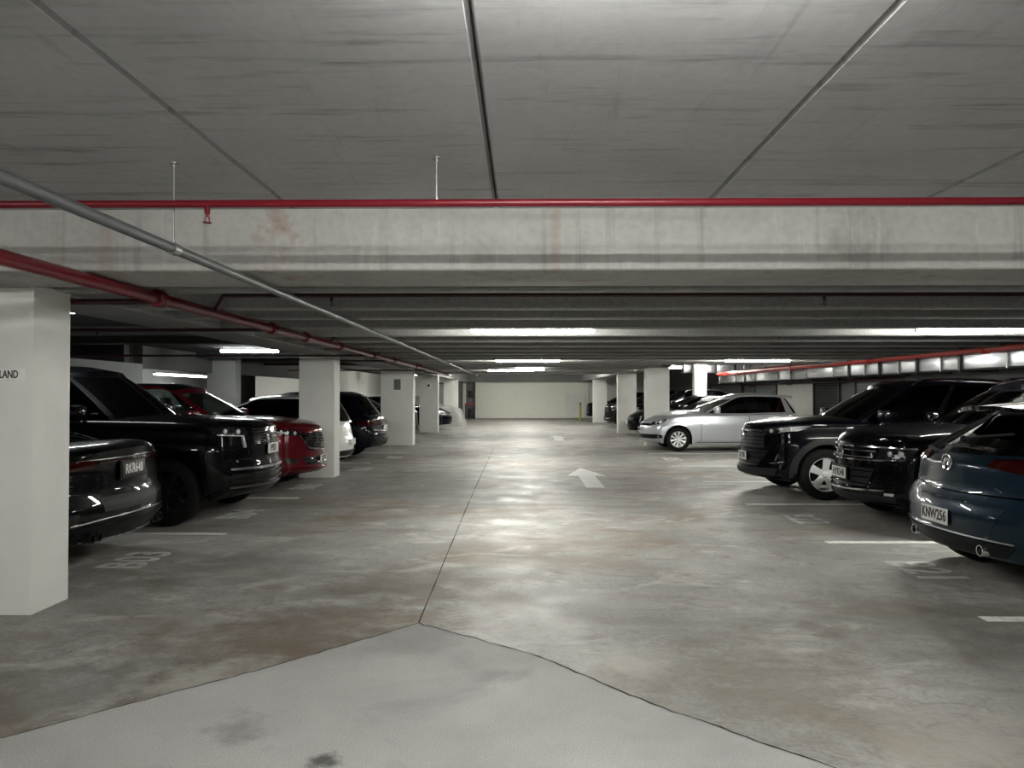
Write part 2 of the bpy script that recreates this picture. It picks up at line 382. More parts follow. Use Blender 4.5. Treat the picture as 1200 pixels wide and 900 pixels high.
class Car:
    def __init__(s, kind, label, paint, x_aisle, d, facing, name='car', nose_out=True, H=None, L=None, W=None, glassm='glass_dark', detail=2,
                 roof=None, group=None, spec=None, rot=0.0, wheel='ten', rim='alloy', seats='seat'):
        S = dict(SPECS[kind])
        S.update(spec or {})
        s.S = S; s.paint = paint; s.detail = detail
        s.kx = (L or S['L'])/S['L']; s.ky = (W or S['W'])/S['W']; s.kz = (H or S['H'])/S['H']
        Lr = S['L']*s.kx
        # nose along -x in car space; turn it round when the nose must look to +x
        flip = (facing == 'left') == nose_out      # bays on the left: nose out looks to +x
        sgn = -1 if facing == 'left' else 1
        s.root = empty(name, (x_aisle+sgn*Lr/2, d, 0), (PI if flip else 0)+rot)
        tag(s.root, label, 'car', group)
        s.glass = M[glassm]; s.roofm = roof or paint
        s.W = S['W']; s.L = S['L']
        s.allv = []; s.allf = []
        s.body(); s.cabin(seats)
        s.tree = BVHTree.FromPolygons([Vector(v) for v in s.allv], s.allf)
        s.wheels(wheel, rim)
        if detail > 0:
            s.doors(); s.mirrors()
    def put(s, name, v, f, mats, parent=None, midx=None, smooth=38):
        """car space -> scaled child of the root"""
        pts = [((p[0]-s.L/2)*s.kx, p[1]*s.ky, p[2]*s.kz) for p in v]
        return link(name, pts, f, mats, parent or s.root, midx, smooth)
    def putb(s, name, mb, mat, parent=None, smooth=38): return s.put(name, mb.v, mb.f, mat, parent, None, smooth)
    # ---- lower body
    def bp(s, x, b, c, face):
        S = s.S; L = s.L; W2 = s.W/2
        edge = sinterp(S['shoulder'], x); low = interp(S['low'], x)
        z = low+c*(edge-low)
        d = min(1, x/S['rf']); wf = S['ff']+(1-S['ff'])*math.sqrt(max(0, 1-(1-d)**2))
        e = min(1, (L-x)/S['rr']); wr = S['fr']+(1-S['fr'])*math.sqrt(max(0, 1-(1-e)**2))
        y = b*W2*wf*wr*sinterp(SIDE, c)
        if c >= 1: z = edge+(sinterp(S['centre'], x)-edge)*(1-abs(b)**2.6)
        X = x
        if x < .9:
            k = (1-x/.9)**2; X += (S['bowf']*b*b+interp(S['nose'], z))*k
        if L-x < .9:
            k = (1-(L-x)/.9)**2; X -= (S['bowr']*b*b+interp(S['tail'], z))*k
        # wheel arches
        zc = S['r']; R = S['r']+.045
        if abs(b) > .58:
            for xw in (S['xf'], S['xr']):
                dx = abs(X-xw)
                if dx < R:
                    za = zc+math.sqrt(max(0, R*R-dx*dx))
                    if z < za: z = za
        return (X, y, z)
    def body(s):
        S = s.S; L = s.L; R = S['r']+.045
        base = [0, .04, .1, .2, S['xf']-R-.001, S['xf']-R+.001]
        for w in ('xf', 'xr'):
            base += [S[w]+R*math.sin(t*PI/2/8) for t in range(-7, 8)]+[S[w]+R-.001, S[w]+R+.001, S[w]-R-.001, S[w]-R+.001]
        base += [L-.2, L-.1, L-.04, L]
        xs = subdiv(sorted(set(round(v, 4) for v in base)), .11)
        cs = [0, .05, .10, .16, .22, .30, .38, .46, .55, .64, .72, .76, .80, .85, .90, .93, .96, .98, 1.0]
        bs = [-1, -.96, -.88, -.78, -.62, -.57, -.4, -.2, 0, .2, .4, .57, .62, .78, .88, .96, 1]
        idx = {}; V = []; F = []; MI = []
        nx, nb, nc = len(xs)-1, len(bs)-1, len(cs)-1
        def nd(i, j, k):
            key = (i, j, k)
            if key not in idx:
                idx[key] = len(V); V.append(s.bp(xs[i], bs[j], cs[k], None))
            return idx[key]
        def quad(q, m):
            F.append(q); MI.append(m)
        for i in range(nx):
            for k in range(nc):
                quad((nd(i, 0, k), nd(i+1, 0, k), nd(i+1, 0, k+1), nd(i, 0, k+1)), 0)
                quad((nd(i, nb, k), nd(i, nb, k+1), nd(i+1, nb, k+1), nd(i+1, nb, k)), 0)
            for j in range(nb):
                quad((nd(i, j, nc), nd(i+1, j, nc), nd(i+1, j+1, nc), nd(i, j+1, nc)), 0)
                quad((nd(i, j, 0), nd(i, j+1, 0), nd(i+1, j+1, 0), nd(i+1, j, 0)), 1)
        for j in range(nb):
            for k in range(nc):
                quad((nd(0, j, k), nd(0, j, k+1), nd(0, j+1, k+1), nd(0, j+1, k)), 0)
                quad((nd(nx, j, k), nd(nx, j+1, k), nd(nx, j+1, k+1), nd(nx, j, k+1)), 0)
        # weld the collapsed faces above the wheel openings
        bm = bmesh.new()
        bv = [bm.verts.new(v) for v in V]
        for q, m in zip(F, MI):
            try: bm.faces.new([bv[t] for t in q]).material_index = m
            except ValueError: pass
        bmesh.ops.remove_doubles(bm, verts=bm.verts, dist=.0006)
        bm.normal_update(); bm.verts.index_update()
        V = [tuple(v.co) for v in bm.verts]; F = [tuple(v.index for v in f.verts) for f in bm.faces]; MI = [f.material_index for f in bm.faces]
        bm.free()
        s.body_obj = s.put('body', V, F, [s.paint, M['under']], None, MI, 42)
        s.allv += V; s.allf += F
    # ---- greenhouse
    def cabin(s, seats):
        S = s.S
        al = []; tags = []
        for a0, a1, t in S['wins']:
            n = max(1, int(math.ceil((a1-a0)/.06)))
            for k in range(n): al.append(a0+(a1-a0)*k/n); tags.append(t)
        al.append(1.0)
        wid = []; w = -1; prev = 0
        for t in tags:
            on = t == 1
            if on and not prev: w += 1
            wid.append(w if on else -1); prev = on
        bl = [-1, -.985, -.95, -.91, -.6, -.3, 0, .3, .6, .91, .95, .985, 1]
        cl = [0, .05, .2, .4, .6, .78, .87, .94, .98, 1]
        def node(a, b, c):
            g_ = c-.14*c*(1-c)
            xb = S['cowl']+a*(S['tailx']-S['cowl']); xr = S['rfx']+a*(S['rrx']-S['rfx'])
            x = xb+(xr-xb)*g_
            bow = S['gbow']*(1-.35*c)
            x += bow*abs(b)**2.2*(1-a)**6-.16*abs(b)**2.2*a**6
            wb = S['wb']*(1-.10*a**4-.05*(1-a)**4); wr = S['wr']*(1-.10*a**4-.04*(1-a)**4)
            hw = wb+(wr-wb)*(c**1.15); y = b*hw
            if c >= .98: y *= (1 if c < 1 else .965)
            zb = sinterp(S['shoulder'], min(s.L, x))-.03
            top = S['H']+interp(S['rt'], a)
            ze = top-.055
            z = zb+(ze-zb)*c
            if c >= 1: z = ze+.008+(.047)*(1-abs(b)**2.5)
            return (x, y, z)
        V = []; idx = {}; B = {}
        na, nb, nc = len(al)-1, len(bl)-1, len(cl)-1
        def nd(i, j, k):
            key = (i, j, k)
            if key not in idx:
                idx[key] = len(V); V.append(node(al[i], bl[j], cl[k]))
            return idx[key]
        for i in range(na):
            for k in range(nc):
                isw = wid[i] >= 0 and 1 <= k <= 6
                for j, side in ((0, 0), (nb, 1)):
                    q = (nd(i, j, k), nd(i+1, j, k), nd(i+1, j, k+1), nd(i, j, k+1))
                    if j: q = q[::-1]
                    B.setdefault(('side_window', wid[i], side) if isw else (('pillar_trim', i, j) if tags[i] == 2 and 1 <= k <= 6 else 'frame'), []).append(q)
            for j in range(nb):
                B.setdefault('roof', []).append((nd(i, j, nc), nd(i+1, j, nc), nd(i+1, j+1, nc), nd(i, j+1, nc)))
        for j in range(nb):
            for k in range(nc):
                isw = 3 <= j <= nb-4 and k <= 6
                B.setdefault('windscreen' if isw else 'frame', []).append((nd(0, j, k), nd(0, j, k+1), nd(0, j+1, k+1), nd(0, j+1, k)))
                isw = 3 <= j <= nb-4 and 1 <= k <= 6
                B.setdefault('rear_window' if isw else 'frame', []).append((nd(na, j, k), nd(na, j+1, k), nd(na, j+1, k+1), nd(na, j, k+1)))
        s.allv += V; off = len(s.allv)-len(V)
        for key, fs in B.items():
            s.allf += [tuple(q+off for q in f) for f in fs]
            used = sorted({q for f in fs for q in f}); mp = {q: n for n, q in enumerate(used)}
            vv = [V[q] for q in used]; ff = [tuple(mp[q] for q in f) for f in fs]
            if key == 'frame': s.put('window_frame', vv, ff, s.paint)
            elif key[0] == 'pillar_trim': s.put('pillar_trim', vv, ff, M['gloss'])
            elif key == 'roof': s.put('roof', vv, ff, s.roofm)
            else:
                nm = key if isinstance(key, str) else 'side_window'
                s.put(nm, vv, ff, s.glass)
        # belt-line deck under the glass and seats
        mb = MB()
        zt = sinterp(S['shoulder'], 2.5)
        for y in (-.36, .36):
            st = MB()
            st.box(2.35, 2.47, y-.24, y+.24, zt-.02, zt+.20, .05)
            st.box(2.40, 2.50, y-.12, y+.12, zt+.20, min(zt+.37, S['H']-.1), .045)
            s.putb('front_seat', st, M[seats])
        if S['rrx'] > 3.2:
            st = MB(); st.box(3.15, 3.28, -.6, .6, zt-.02, zt+.13, .05)
            for y in (-.36, .36): st.box(3.2, 3.29, y-.11, y+.11, zt+.12, zt+.27, .04)
            s.putb('rear_seat', st, M[seats])
        if s.detail > 1:
            w = MB()
            n = 20; c = Vector((1.92, .36, zt+.02)); ax = Vector((-.85, 0, .5)).normalized(); u = Vector((0, 1, 0)); v2 = ax.cross(u)
            ring = [c+(u*math.cos(2*PI*k/n)+v2*math.sin(2*PI*k/n))*.18 for k in range(n)]
            for k in range(n): w.tube(ring[k], ring[(k+1) % n], .014, 6, caps=False)
            s.putb('steering_wheel', w, M['plastic'])
    # ---- projected pieces
    def ray(s, view, u, v):
        if view == 'F': o, d = Vector((-1, u, v)), Vector((1, 0, 0))
        elif view == 'R': o, d = Vector((s.L+1, u, v)), Vector((-1, 0, 0))
        elif view == 'S+': o, d = Vector((u, 3, v)), Vector((0, -1, 0))
        elif view == 'S-': o, d = Vector((u, -3, v)), Vector((0, 1, 0))
        elif view == 'T': o, d = Vector((u, v, 4)), Vector((0, 0, -1))
        h = s.tree.ray_cast(o, d)
        if h[0] is None: return None, None, d
        n = h[1]
        if n.dot(d) > 0: n = -n
        return h[0], n, d
    def patch(s, name, view, top, bot, mat, lift=.006, n=10, m=4, parent=None, depth=.012, smooth=40):
        """plate hugging the body between two outline polylines given in the view plane"""
        def res(pl, k):
            if len(pl) == k: return [Vector(p) for p in pl]
            seg = [(Vector(b)-Vector(a)).length for a, b in zip(pl, pl[1:])]; T = sum(seg) or 1; out = []
            for i in range(k):
                t = T*i/(k-1); j = 0
                while j < len(seg)-1 and t > seg[j]: t -= seg[j]; j += 1
                out.append(Vector(pl[j]).lerp(Vector(pl[j+1]), min(1, t/(seg[j] or 1))))
            return out
        A = res(top, n); Bm = res(bot, n); P = []; Q = []; last = None
        for i in range(n):
            for j in range(m):
                p = A[i].lerp(Bm[i], j/(m-1))
                h, nr, d = s.ray(view, p[0], p[1])
                if h is None:
                    h, nr = last if last else (Vector((0, 0, 0)), -d)
                    if last: h = h.copy()
                last = (h, nr)
                nn = (nr-d).normalized()
                P.append(h+nn*lift); Q.append(h+nn*(lift-depth))
        K = n*m; F = []
        for i in range(n-1):
            for j in range(m-1):
                a = i*m+j; F.append((a, a+1, a+m+1, a+m)); F.append((K+a, K+a+m, K+a+m+1, K+a+1))
        rim = [j for j in range(m)]+[i*m+m-1 for i in range(1, n)]+[(n-1)*m+j for j in range(m-2, -1, -1)]+[i*m for i in range(n-2, 0, -1)]
        for a, b in zip(rim, rim[1:]+rim[:1]): F.append((a, K+a, K+b, b))
        V = P+Q
        bm = bmesh.new(); bv = [bm.verts.new(v) for v in V]
        for q in F:
            try: bm.faces.new([bv[t] for t in q])
            except ValueError: pass
        bmesh.ops.recalc_face_normals(bm, faces=bm.faces); bm.verts.index_update()
        V = [tuple(v.co) for v in bm.verts]; F = [tuple(v.index for v in f.verts) for f in bm.faces]; bm.free()
        return s.put(name, V, F, mat, parent, None, smooth)
    def bar(s, name, view, pts, w, mat, lift=.012, n=12, parent=None, vert=False):
        """thin strip following the body along a polyline in the view plane"""
        if vert: a = [(p[0]-w/2, p[1]) for p in pts]; b = [(p[0]+w/2, p[1]) for p in pts]
        else: a = [(p[0], p[1]+w/2) for p in pts]; b = [(p[0], p[1]-w/2) for p in pts]
        return s.patch(name, view, a, b, mat, lift, n, 2, parent, depth=.02)
    def blob(s, name, view, u, v, ru, rv, mat, parent=None, out=.01):
        h, nr, d = s.ray(view, u, v)
        mb = MB()
        if h is None: return None
        c = h-d*out*.3
        if view in 'FR': mb.ball(c, out, ru, rv, 12, 8)
        elif view == 'T': mb.ball(c, ru, rv, out, 12, 8)
        else: mb.ball(c, ru, out, rv, 12, 8)
        return s.putb(name, mb, mat, parent)
    def doors(s):
        for (x0, x1) in s.S['doors']:
            for sd in ('S-', 'S+'):
                zt = lambda x: sinterp(s.S['shoulder'], x)-.07
                zb = interp(s.S['low'], x0)+.10
                d = s.patch('door', sd, [(x0, zt(x0)), ((x0+x1)/2, zt((x0+x1)/2)), (x1, zt(x1))], [(x0+.02, zb), (x1, zb)], s.paint, .0035, 9, 9)
                zz = zt(x1)-.10
                s.patch('door_handle', sd, [(x1-.24, zz+.015), (x1-.05, zz+.02)], [(x1-.24, zz-.015), (x1-.05, zz-.012)], s.paint, .03, 6, 3, d, depth=.03)
    def mirrors(s):
        S = s.S
        x = S['cowl']+S['gbow']+.30; z = sinterp(S['shoulder'], x)+.05
        for sy in (-1, 1):
            mb = MB(); y = sy*(S['W']/2+.05)
            bm = bmesh.new(); bmesh.ops.create_cube(bm, size=1)
            bmesh.ops.subdivide_edges(bm, edges=list(bm.edges), cuts=3, use_grid_fill=True)
            for v in bm.verts:
                l = v.co.length; f = .5/max(abs(v.co.x), abs(v.co.y), abs(v.co.z), 1e-6)
                v.co = v.co.lerp(v.co.normalized()*.55, .62)
                v.co.x *= .16*(1.0-.35*abs(v.co.y)); v.co.y *= .27; v.co.z *= .185
            mb.bm(bm, Matrix.Translation((x, y, z+.04)))
            h = s.putb('wing_mirror', mb, s.paint)
            st = MB(); st.tube((x+.02, sy*(S['wb']-.02), z-.035), (x+.01, y-sy*.04, z-.0), .022, 8); s.putb('mirror_arm', st, M['plastic'], h)
            gl = MB(); gl.box(x+.062, x+.07, y-.09, y+.09, z-.02, z+.10, .003); s.putb('mirror_glass', gl, M['chrome'], h)
    def wheels(s, style, rim):
        S = s.S; r = S['r']
        mb = MB(); w = .105
        mb.lathe([(r*.66, -w), (r*.80, -w-.008), (r*.93, -w), (r*.985, -w*.82), (r, -w*.5), (r, w*.5), (r*.985, w*.82), (r*.93, w), (r*.8, w+.008), (r*.66, w)], n=48, closed=True)
        for q in range(3):
            pass
        rm = MB(); ri = r*.68
        rm.lathe([(ri, -w+.005), (ri*.94, -w+.004), (ri*.90, -w+.03), (ri*.90, .05)], n=48)
        rm.lathe([(.0, -w+.022), (.032, -w+.022), (.04, -w+.03), (.055, -w+.045), (.055, .0)], n=20)
        ns = {'ten': 10, 'five': 5, 'seven': 7}[style]
        for k in range(ns):
            t = 2*PI*k/ns+.2
            e = Vector((math.cos(t), 0, math.sin(t))); p = Vector((-math.sin(t), 0, math.cos(t)))
            if style == 'five': w0, w1, split = .045, .062, .0
            elif style == 'ten': w0, w1, split = .016, .030, 0
            else: w0, w1, split = .026, .036, 0
            y0, y1 = -w+.024, -w+.010; th = .025
            v = []
            for rr, ww, yy in ((.035, w0, y0+.01), (ri*.5, (w0+w1)/2*.85, y0), (ri*.93, w1, y1)):
                for sgn, dy in ((-1, .008), (0, 0), (1, .008)): v.append(e*rr+p*sgn*ww+Vector((0, yy+dy, 0)))
                for sgn in (1, -1): v.append(e*rr+p*sgn*ww+Vector((0, yy+th, 0)))
            f = []
            for a in (0, 5):
                for q in range(5): f.append((a+q, a+(q+1) % 5, a+5+(q+1) % 5, a+5+q))
            rm.add(v, f)
            if style == 'five':
                # slot down the middle of each spoke reads as a pair
                pass
        dk = MB(); dk.lathe([(0, -.03), (ri*.62, -.03), (ri*.62, 0)], n=28)
        first = {}
        for xw in (S['xf'], S['xr']):
            for sy in (-1, 1):
                yw = sy*(S['W']/2*.975*s.ky-w)
                T = Matrix.Translation(((xw-s.L/2)*s.kx, yw, r))
                if sy > 0: T = T @ Matrix.Rotation(PI, 4, 'Z')
                if not first:
                    t = link('wheel', mb.v, mb.f, M['rubber'], s.root, smooth=40)
                    a = link('rim', rm.v, rm.f, M[rim], t, smooth=35)
                    b = link('brake_disc', dk.v, dk.f, M['alloy_dark'], t, smooth=35)
                    first = {'t': t, 'a': a, 'b': b}
                else:
                    t = first['t'].copy(); col.objects.link(t); t.parent = s.root
                    for kx in ('a', 'b'):
                        c = first[kx].copy(); col.objects.link(c); c.parent = t
                t.matrix_local = T
    # ---- fittings
    def both(s, fn):
        for sy in (-1, 1): fn(sy)
    def plate(s, end, z, text, y=0, dark=False, w=.36, h=.125, frame=False):
        hit, nr, d = s.ray('F' if end == 'F' else 'R', y, z)
        sg = -1 if end == 'F' else 1
        x = (hit.x if hit else 0)
        for dy in (-.15, .15):
            q = s.ray('F' if end == 'F' else 'R', y+dy, z+.0)[0]
            if q: x = min(x, q.x) if end == 'F' else max(x, q.x)
        X = (x-s.L/2)*s.kx+sg*.014; Z = z*s.kz; Y = y*s.ky
        mb = MB()
        if frame:
            mb.box(X-.006, X+.006, Y-w/2-.02, Y+w/2+.02, Z-h/2-.02, Z+h/2+.02, .003)
            mb.build('plate_holder', M['plastic'], s.root); X += sg*.008; mb = MB()
        mb.box(X-.005, X+.005, Y-w/2, Y+w/2, Z-h/2, Z+h/2, .002)
        p = mb.build('number_plate', M['plate_black'] if dark else M['plate_white'], s.root)
        if text:
            t = text_obj('plate_lettering', text, .118, M['ink_white'] if dark else M['ink_black'], p, .0015, .72)
            # text lies in XY; stand it up facing along the car
            if end == 'F': R = Matrix(((0, 0, -1), (-1, 0, 0), (0, 1, 0))).to_4x4()
            else: R = Matrix(((0, 0, 1), (1, 0, 0), (0, 1, 0))).to_4x4()
            t.matrix_local = Matrix.Translation((X+sg*.006, Y, Z)) @ R
        return p
    def ring_badge(s, view, u, v, r, mat, vw=False, ry=None, plain=False):
        hit, nr, d = s.ray(view, u, v); ry = ry or r
        if hit is None: return
        c = hit-d*.014; mb = MB(); n = 24
        pt = lambda a, q=1: Vector((c.x, c.y+math.cos(a)*r*q, c.z+math.sin(a)*ry*q))
        for k in range(n): mb.tube(pt(2*PI*k/n), pt(2*PI*(k+1)/n), r*.12, 6, caps=False)
        if vw:
            def L(pts):
                for a, b in zip(pts, pts[1:]): mb.tube(c+Vector((0, a[0]*r, a[1]*r)), c+Vector((0, b[0]*r, b[1]*r)), r*.085, 6)
            L([(-.36, .86), (0, .08), (.36, .86)])
            L([(-.80, .50), (-.36, -.78), (0, -.06), (.36, -.78), (.80, .50)])
        elif not plain:
            for k in range(n): mb.tube(c+Vector((0, math.cos(2*PI*k/n)*r*.35, math.sin(2*PI*k/n)*ry*.85)), c+Vector((0, math.cos(2*PI*(k+1)/n)*r*.35, math.sin(2*PI*(k+1)/n)*ry*.85)), r*.09, 6, caps=False)
            for k in range(n): mb.tube(c+Vector((0, math.cos(2*PI*k/n)*r*.7, ry*.45+math.sin(2*PI*k/n)*ry*.32)), c+Vector((0, math.cos(2*PI*(k+1)/n)*r*.7, ry*.45+math.sin(2*PI*(k+1)/n)*ry*.32)), r*.09, 6, caps=False)
        return s.putb('badge', mb, mat)
    def rails(s, mat):
        S = s.S
        for sy in (-1, 1):
            mb = MB(); pts = []
            for k in range(11):
                x = S['rfx']+.25+(S['rrx']-S['rfx']-.4)*k/10; y = sy*(S['wr']-.06)
                h = s.ray('T', x, y)[0]; zz = (h.z if h else S['H'])+(.045 if 0 < k < 10 else .0)
                pts.append((x, y, zz))
            for a, b in zip(pts, pts[1:]): mb.tube(a, b, .016, 8)
            s.putb('roof_rail', mb, mat)
    def spoiler(s, mat, drop=.02, ext=.22):
        S = s.S; z = S['H']-.105-drop; x0 = S['rrx']-.12; x1 = S['rrx']+ext
        w = S['wr']*.93; mb = MB(); n = 12; V = []; F = []
        for k in range(n+1):
            b = -1+2*k/n; bx = .10*abs(b)**2.5
            for (x, zz) in ((x0, z+.045*(1-b*b)+.01), (x1-bx, z+.03*(1-b*b)-.01), (x1-bx, z+.03*(1-b*b)-.045), (x0, z-.02)):
                V.append((x, b*w, zz))
        for k in range(n):
            for q in range(4): F.append((k*4+q, k*4+(q+1) % 4, k*4+4+(q+1) % 4, k*4+4+q))
        F.append((0, 1, 2, 3)); F.append((n*4+3, n*4+2, n*4+1, n*4))
        return s.put('roof_spoiler', V, F, mat, None, None, 30)
    def arches(s, mat, wdt=.075, lift=.016):
        S = s.S; zc = S['r']; R = S['r']+.040
        for xw in (S['xf'], S['xr']):
            for sd in ('S-', 'S+'):
                a = []; b = []
                for k in range(25):
                    t = PI*(k/24)*1.08-PI*.04
                    a.append((xw-math.cos(t)*(R+wdt), zc+math.sin(t)*(R+wdt))); b.append((xw-math.cos(t)*(R+.012), zc+math.sin(t)*(R+.012)))
                s.patch('wheel_arch_trim', sd, a, b, mat, lift, 25, 4, None, .03)
    def sills(s, mat, h=.11):
        S = s.S; x0 = S['xf']+S['r']+.13; x1 = S['xr']-S['r']-.13; z = interp(S['low'], 2)+.012
        for sd in ('S-', 'S+'):
            s.patch('sill_trim', sd, [(x0, z+h), (x1, z+h)], [(x0, z), (x1, z)], mat, .014, 12, 4, None, .03)
    def headlamps(s, yi, yo, ti, bi, to, bo, lenses=2, mat=None, bright=None, mid=None, refl=None):
        for sy in (-1, 1):
            top = [(sy*yi, ti), (sy*(yi+yo)/2, (mid or ((ti+to)/2+.006))), (sy*yo, to)]
            h = s.patch('headlight', 'F', top, [(sy*yi, bi), (sy*(yi+yo)/2, (bi+bo)/2-.004), (sy*yo, bo)], mat or M['lamp_dark'], .008, 20, 5)
            if refl:
                f0, f1, t0, t1 = refl      # bright reflector bowl inside the lamp, fractions along and down
                pt = lambda f, t: (sy*(yi+(yo-yi)*f), (ti+(to-ti)*f)*(1-t)+(bi+(bo-bi)*f)*t)
                s.patch('headlight_reflector', 'F', [pt(f0, t0), pt((f0+f1)/2, t0), pt(f1, t0)], [pt(f0+.04, t1), pt((f0+f1)/2, t1), pt(f1-.06, t1)], M['lamp_clear'], .014, 12, 3, h, .01)
            for k in range(lenses):
                f = (k+.7)/(lenses+.4); y = yi+(yo-yi)*f; z = ((ti+bi)*(1-f)+(to+bo)*f)/2
                rr = min(.034, (ti-bi)*(1-f)*.42+(to-bo)*f*.42+.004)
                s.blob('headlight_lens', 'F', sy*y, z, rr*1.35, rr, bright or M['lamp_clear'], h, .022)
    def taillamps(s, yi, yo, ti, bi, to, bo, mat=None, side=None):
        for sy in (-1, 1):
            h = s.patch('tail_light', 'R', [(sy*yi, ti), (sy*(yi+yo)/2, (ti+to)/2+.006), (sy*yo, to)], [(sy*yi, bi), (sy*(yi+yo)/2, (bi+bo)/2-.006), (sy*yo, bo)], mat or M['lamp_red'], .012, 12, 5)
            if side:
                x0, x1, z0, z1 = side
                s.patch('tail_light_wrap', 'S+' if sy > 0 else 'S-', [(x0, z1-.01), (x1, z1)], [(x0, z0+.02), (x1, z0)], mat or M['lamp_red'], .010, 8, 4, h)
    def grille(s, w0, w1, z1, z0, bars=4, mat=None, barmat=None, name='grille', view='F', barw=.010, vert=0):
        o = s.patch(name, view, [(-w1, z1), (0, z1), (w1, z1)], [(-w0, z0), (0, z0), (w0, z0)], mat or M['plastic'], .005, 15, 5)
        for k in range(bars):
            f = (k+.5)/bars; z = z0+(z1-z0)*f; w = (w0+(w1-w0)*f)*.96
            s.bar('grille_bar', view, [(-w, z), (0, z), (w, z)], barw, barmat or M['satin'], .018, 15, o)
        return o
# ------------------------------------------------------------------ the parked cars
def car_astra():
    c = Car('astra', 'blue hatchback parked tail out, nearest on the right, number plate KNW256', M['paint_blue'], 3.34, 5.92, 'right', 'hatchback', nose_out=False, wheel='ten', rim='alloy', roof=M['gloss'])
    c.spoiler(M['gloss'], .0, .26)
    c.taillamps(.40, .86, 1.00, .955, 1.03, .90, M['lamp_red'])
    c.bar('chrome_strip', 'R', [(-.32, 1.075), (0, 1.09), (.32, 1.075)], .014, M['chrome'], .012, 16)
    c.patch('bumper_panel', 'R', [(-.62, .66), (0, .665), (.62, .66)], [(-.52, .46), (0, .455), (.52, .46)], c.paint, .004, 16, 5)
    c.patch('diffuser', 'R', [(-.70, .40), (0, .41), (.70, .40)], [(-.60, .31), (0, .30), (.60, .31)], M['plastic'], .012, 16, 5)
    c.bar('bumper_chrome', 'R', [(-.70, .425), (0, .435), (.70, .425)], .012, M['chrome'], .018, 18)
    for sy in (-1, 1):
        mb = MB(); h = c.ray('R', sy*.45, .36)[0]; x = h.x
        mb.lathe([(.042, x-.06), (.042, x+.025), (.034, x+.025), (.030, x-.04)], (0, sy*.45, .335), 'x', 20); c.putb('exhaust_tip', mb, M['chrome'])
    c.ring_badge('R', 0, .955, .062, M['chrome'], plain=True)
    mb = MB(); h = c.ray('R', 0, .955)[0]
    for p0, p1, r in (((-.035, -.02), (.0, .035), .014), ((.0, .035), (.03, .02), .012), ((.03, .02), (.02, -.03), .010), ((-.02, .0), (-.035, -.045), .008), ((.0, .0), (.03, -.04), .009)):
        mb.tube((h.x+.012, p0[0], .955+p0[1]), (h.x+.012, p1[0], .955+p1[1]), r, 8)
    c.putb('badge_emblem', mb, M['chrome'])
    c.bar('hatch_crease', 'R', [(-.70, .745), (0, .73), (.70, .745)], .012, M['gloss'], .004, 18)
    c.bar('light_strip', 'R', [(-.30, .675), (0, .68), (.30, .675)], .008, M['chrome'], .014, 14)
    c.plate('R', .535, 'KNW256')
    wp = MB(); h0 = c.ray('R', 0, 1.12)[0]
    wp.tube((4.13, .02, 1.15), (4.02, .42, 1.20), .010, 8); wp.ball((4.14, .0, 1.14), .03, .03, .03); c.putb('rear_wiper', wp, M['plastic'])
    c.grille(.45, .40, .66, .55, 3)
    c.headlamps(.5, .82, .72, .62, .76, .68)
    return c

def car_tiguan():
    c = Car('suv', 'black SUV parked nose out between the blue hatchback and the SUV with grey cladding', M['paint_black'], 3.76, 8.72, 'right', 'suv', H=1.70, L=4.5, W=1.84, wheel='five', glassm='glass_mid', seats='seat')
    c.rails(M['chrome'])
    c.grille(.50, .52, .885, .745, 2, M['gloss'], M['satin'])
    c.bar('upper_chrome_bar', 'F', [(-.86, .900), (-.4, .897), (0, .895), (.4, .897), (.86, .900)], .014, M['chrome'], .02, 26)
    c.bar('lower_chrome_bar', 'F', [(-.82, .775), (-.52, .752), (0, .742), (.52, .752), (.82, .775)], .014, M['chrome'], .02, 26)
    c.headlamps(.53, .86, .885, .765, .893, .79, 2, refl=(.40, .70, .55, .95))
    for sy in (-1, 1):
        c.bar('daylight_strip', 'F', [(sy*.66, .785), (sy*.70, .80), (sy*.74, .87)], .016, M['lamp_clear'], .018, 8)
        c.patch('fog_light', 'F', [(sy*.62, .40), (sy*.71, .405)], [(sy*.62, .375), (sy*.70, .375)], M['lamp_clear'], .01, 6, 4)
    c.ring_badge('F', 0, .815, .075, M['chrome'], vw=True)
    c.grille(.42, .50, .66, .45, 3, M['plastic'], M['gloss'], 'lower_grille')
    c.bar('bumper_chrome', 'F', [(-.62, .425), (-.3, .41), (0, .405), (.3, .41), (.62, .425)], .016, M['chrome'], .016, 22)
    c.patch('bumper_lip', 'F', [(-.75, .37), (0, .36), (.75, .37)], [(-.70, .30), (0, .285), (.70, .30)], M['cladding'], .012, 18, 4)
    c.plate('F', .575, 'HYK548', frame=True)
    c.arches(M['cladding'], .05, .012); c.sills(M['cladding'])
    for sd in ('S-', 'S+'): c.bar('window_chrome', sd, [(1.75, 1.075), (2.6, 1.095), (4.0, 1.135)], .010, M['chrome'], .008, 22)
    return c

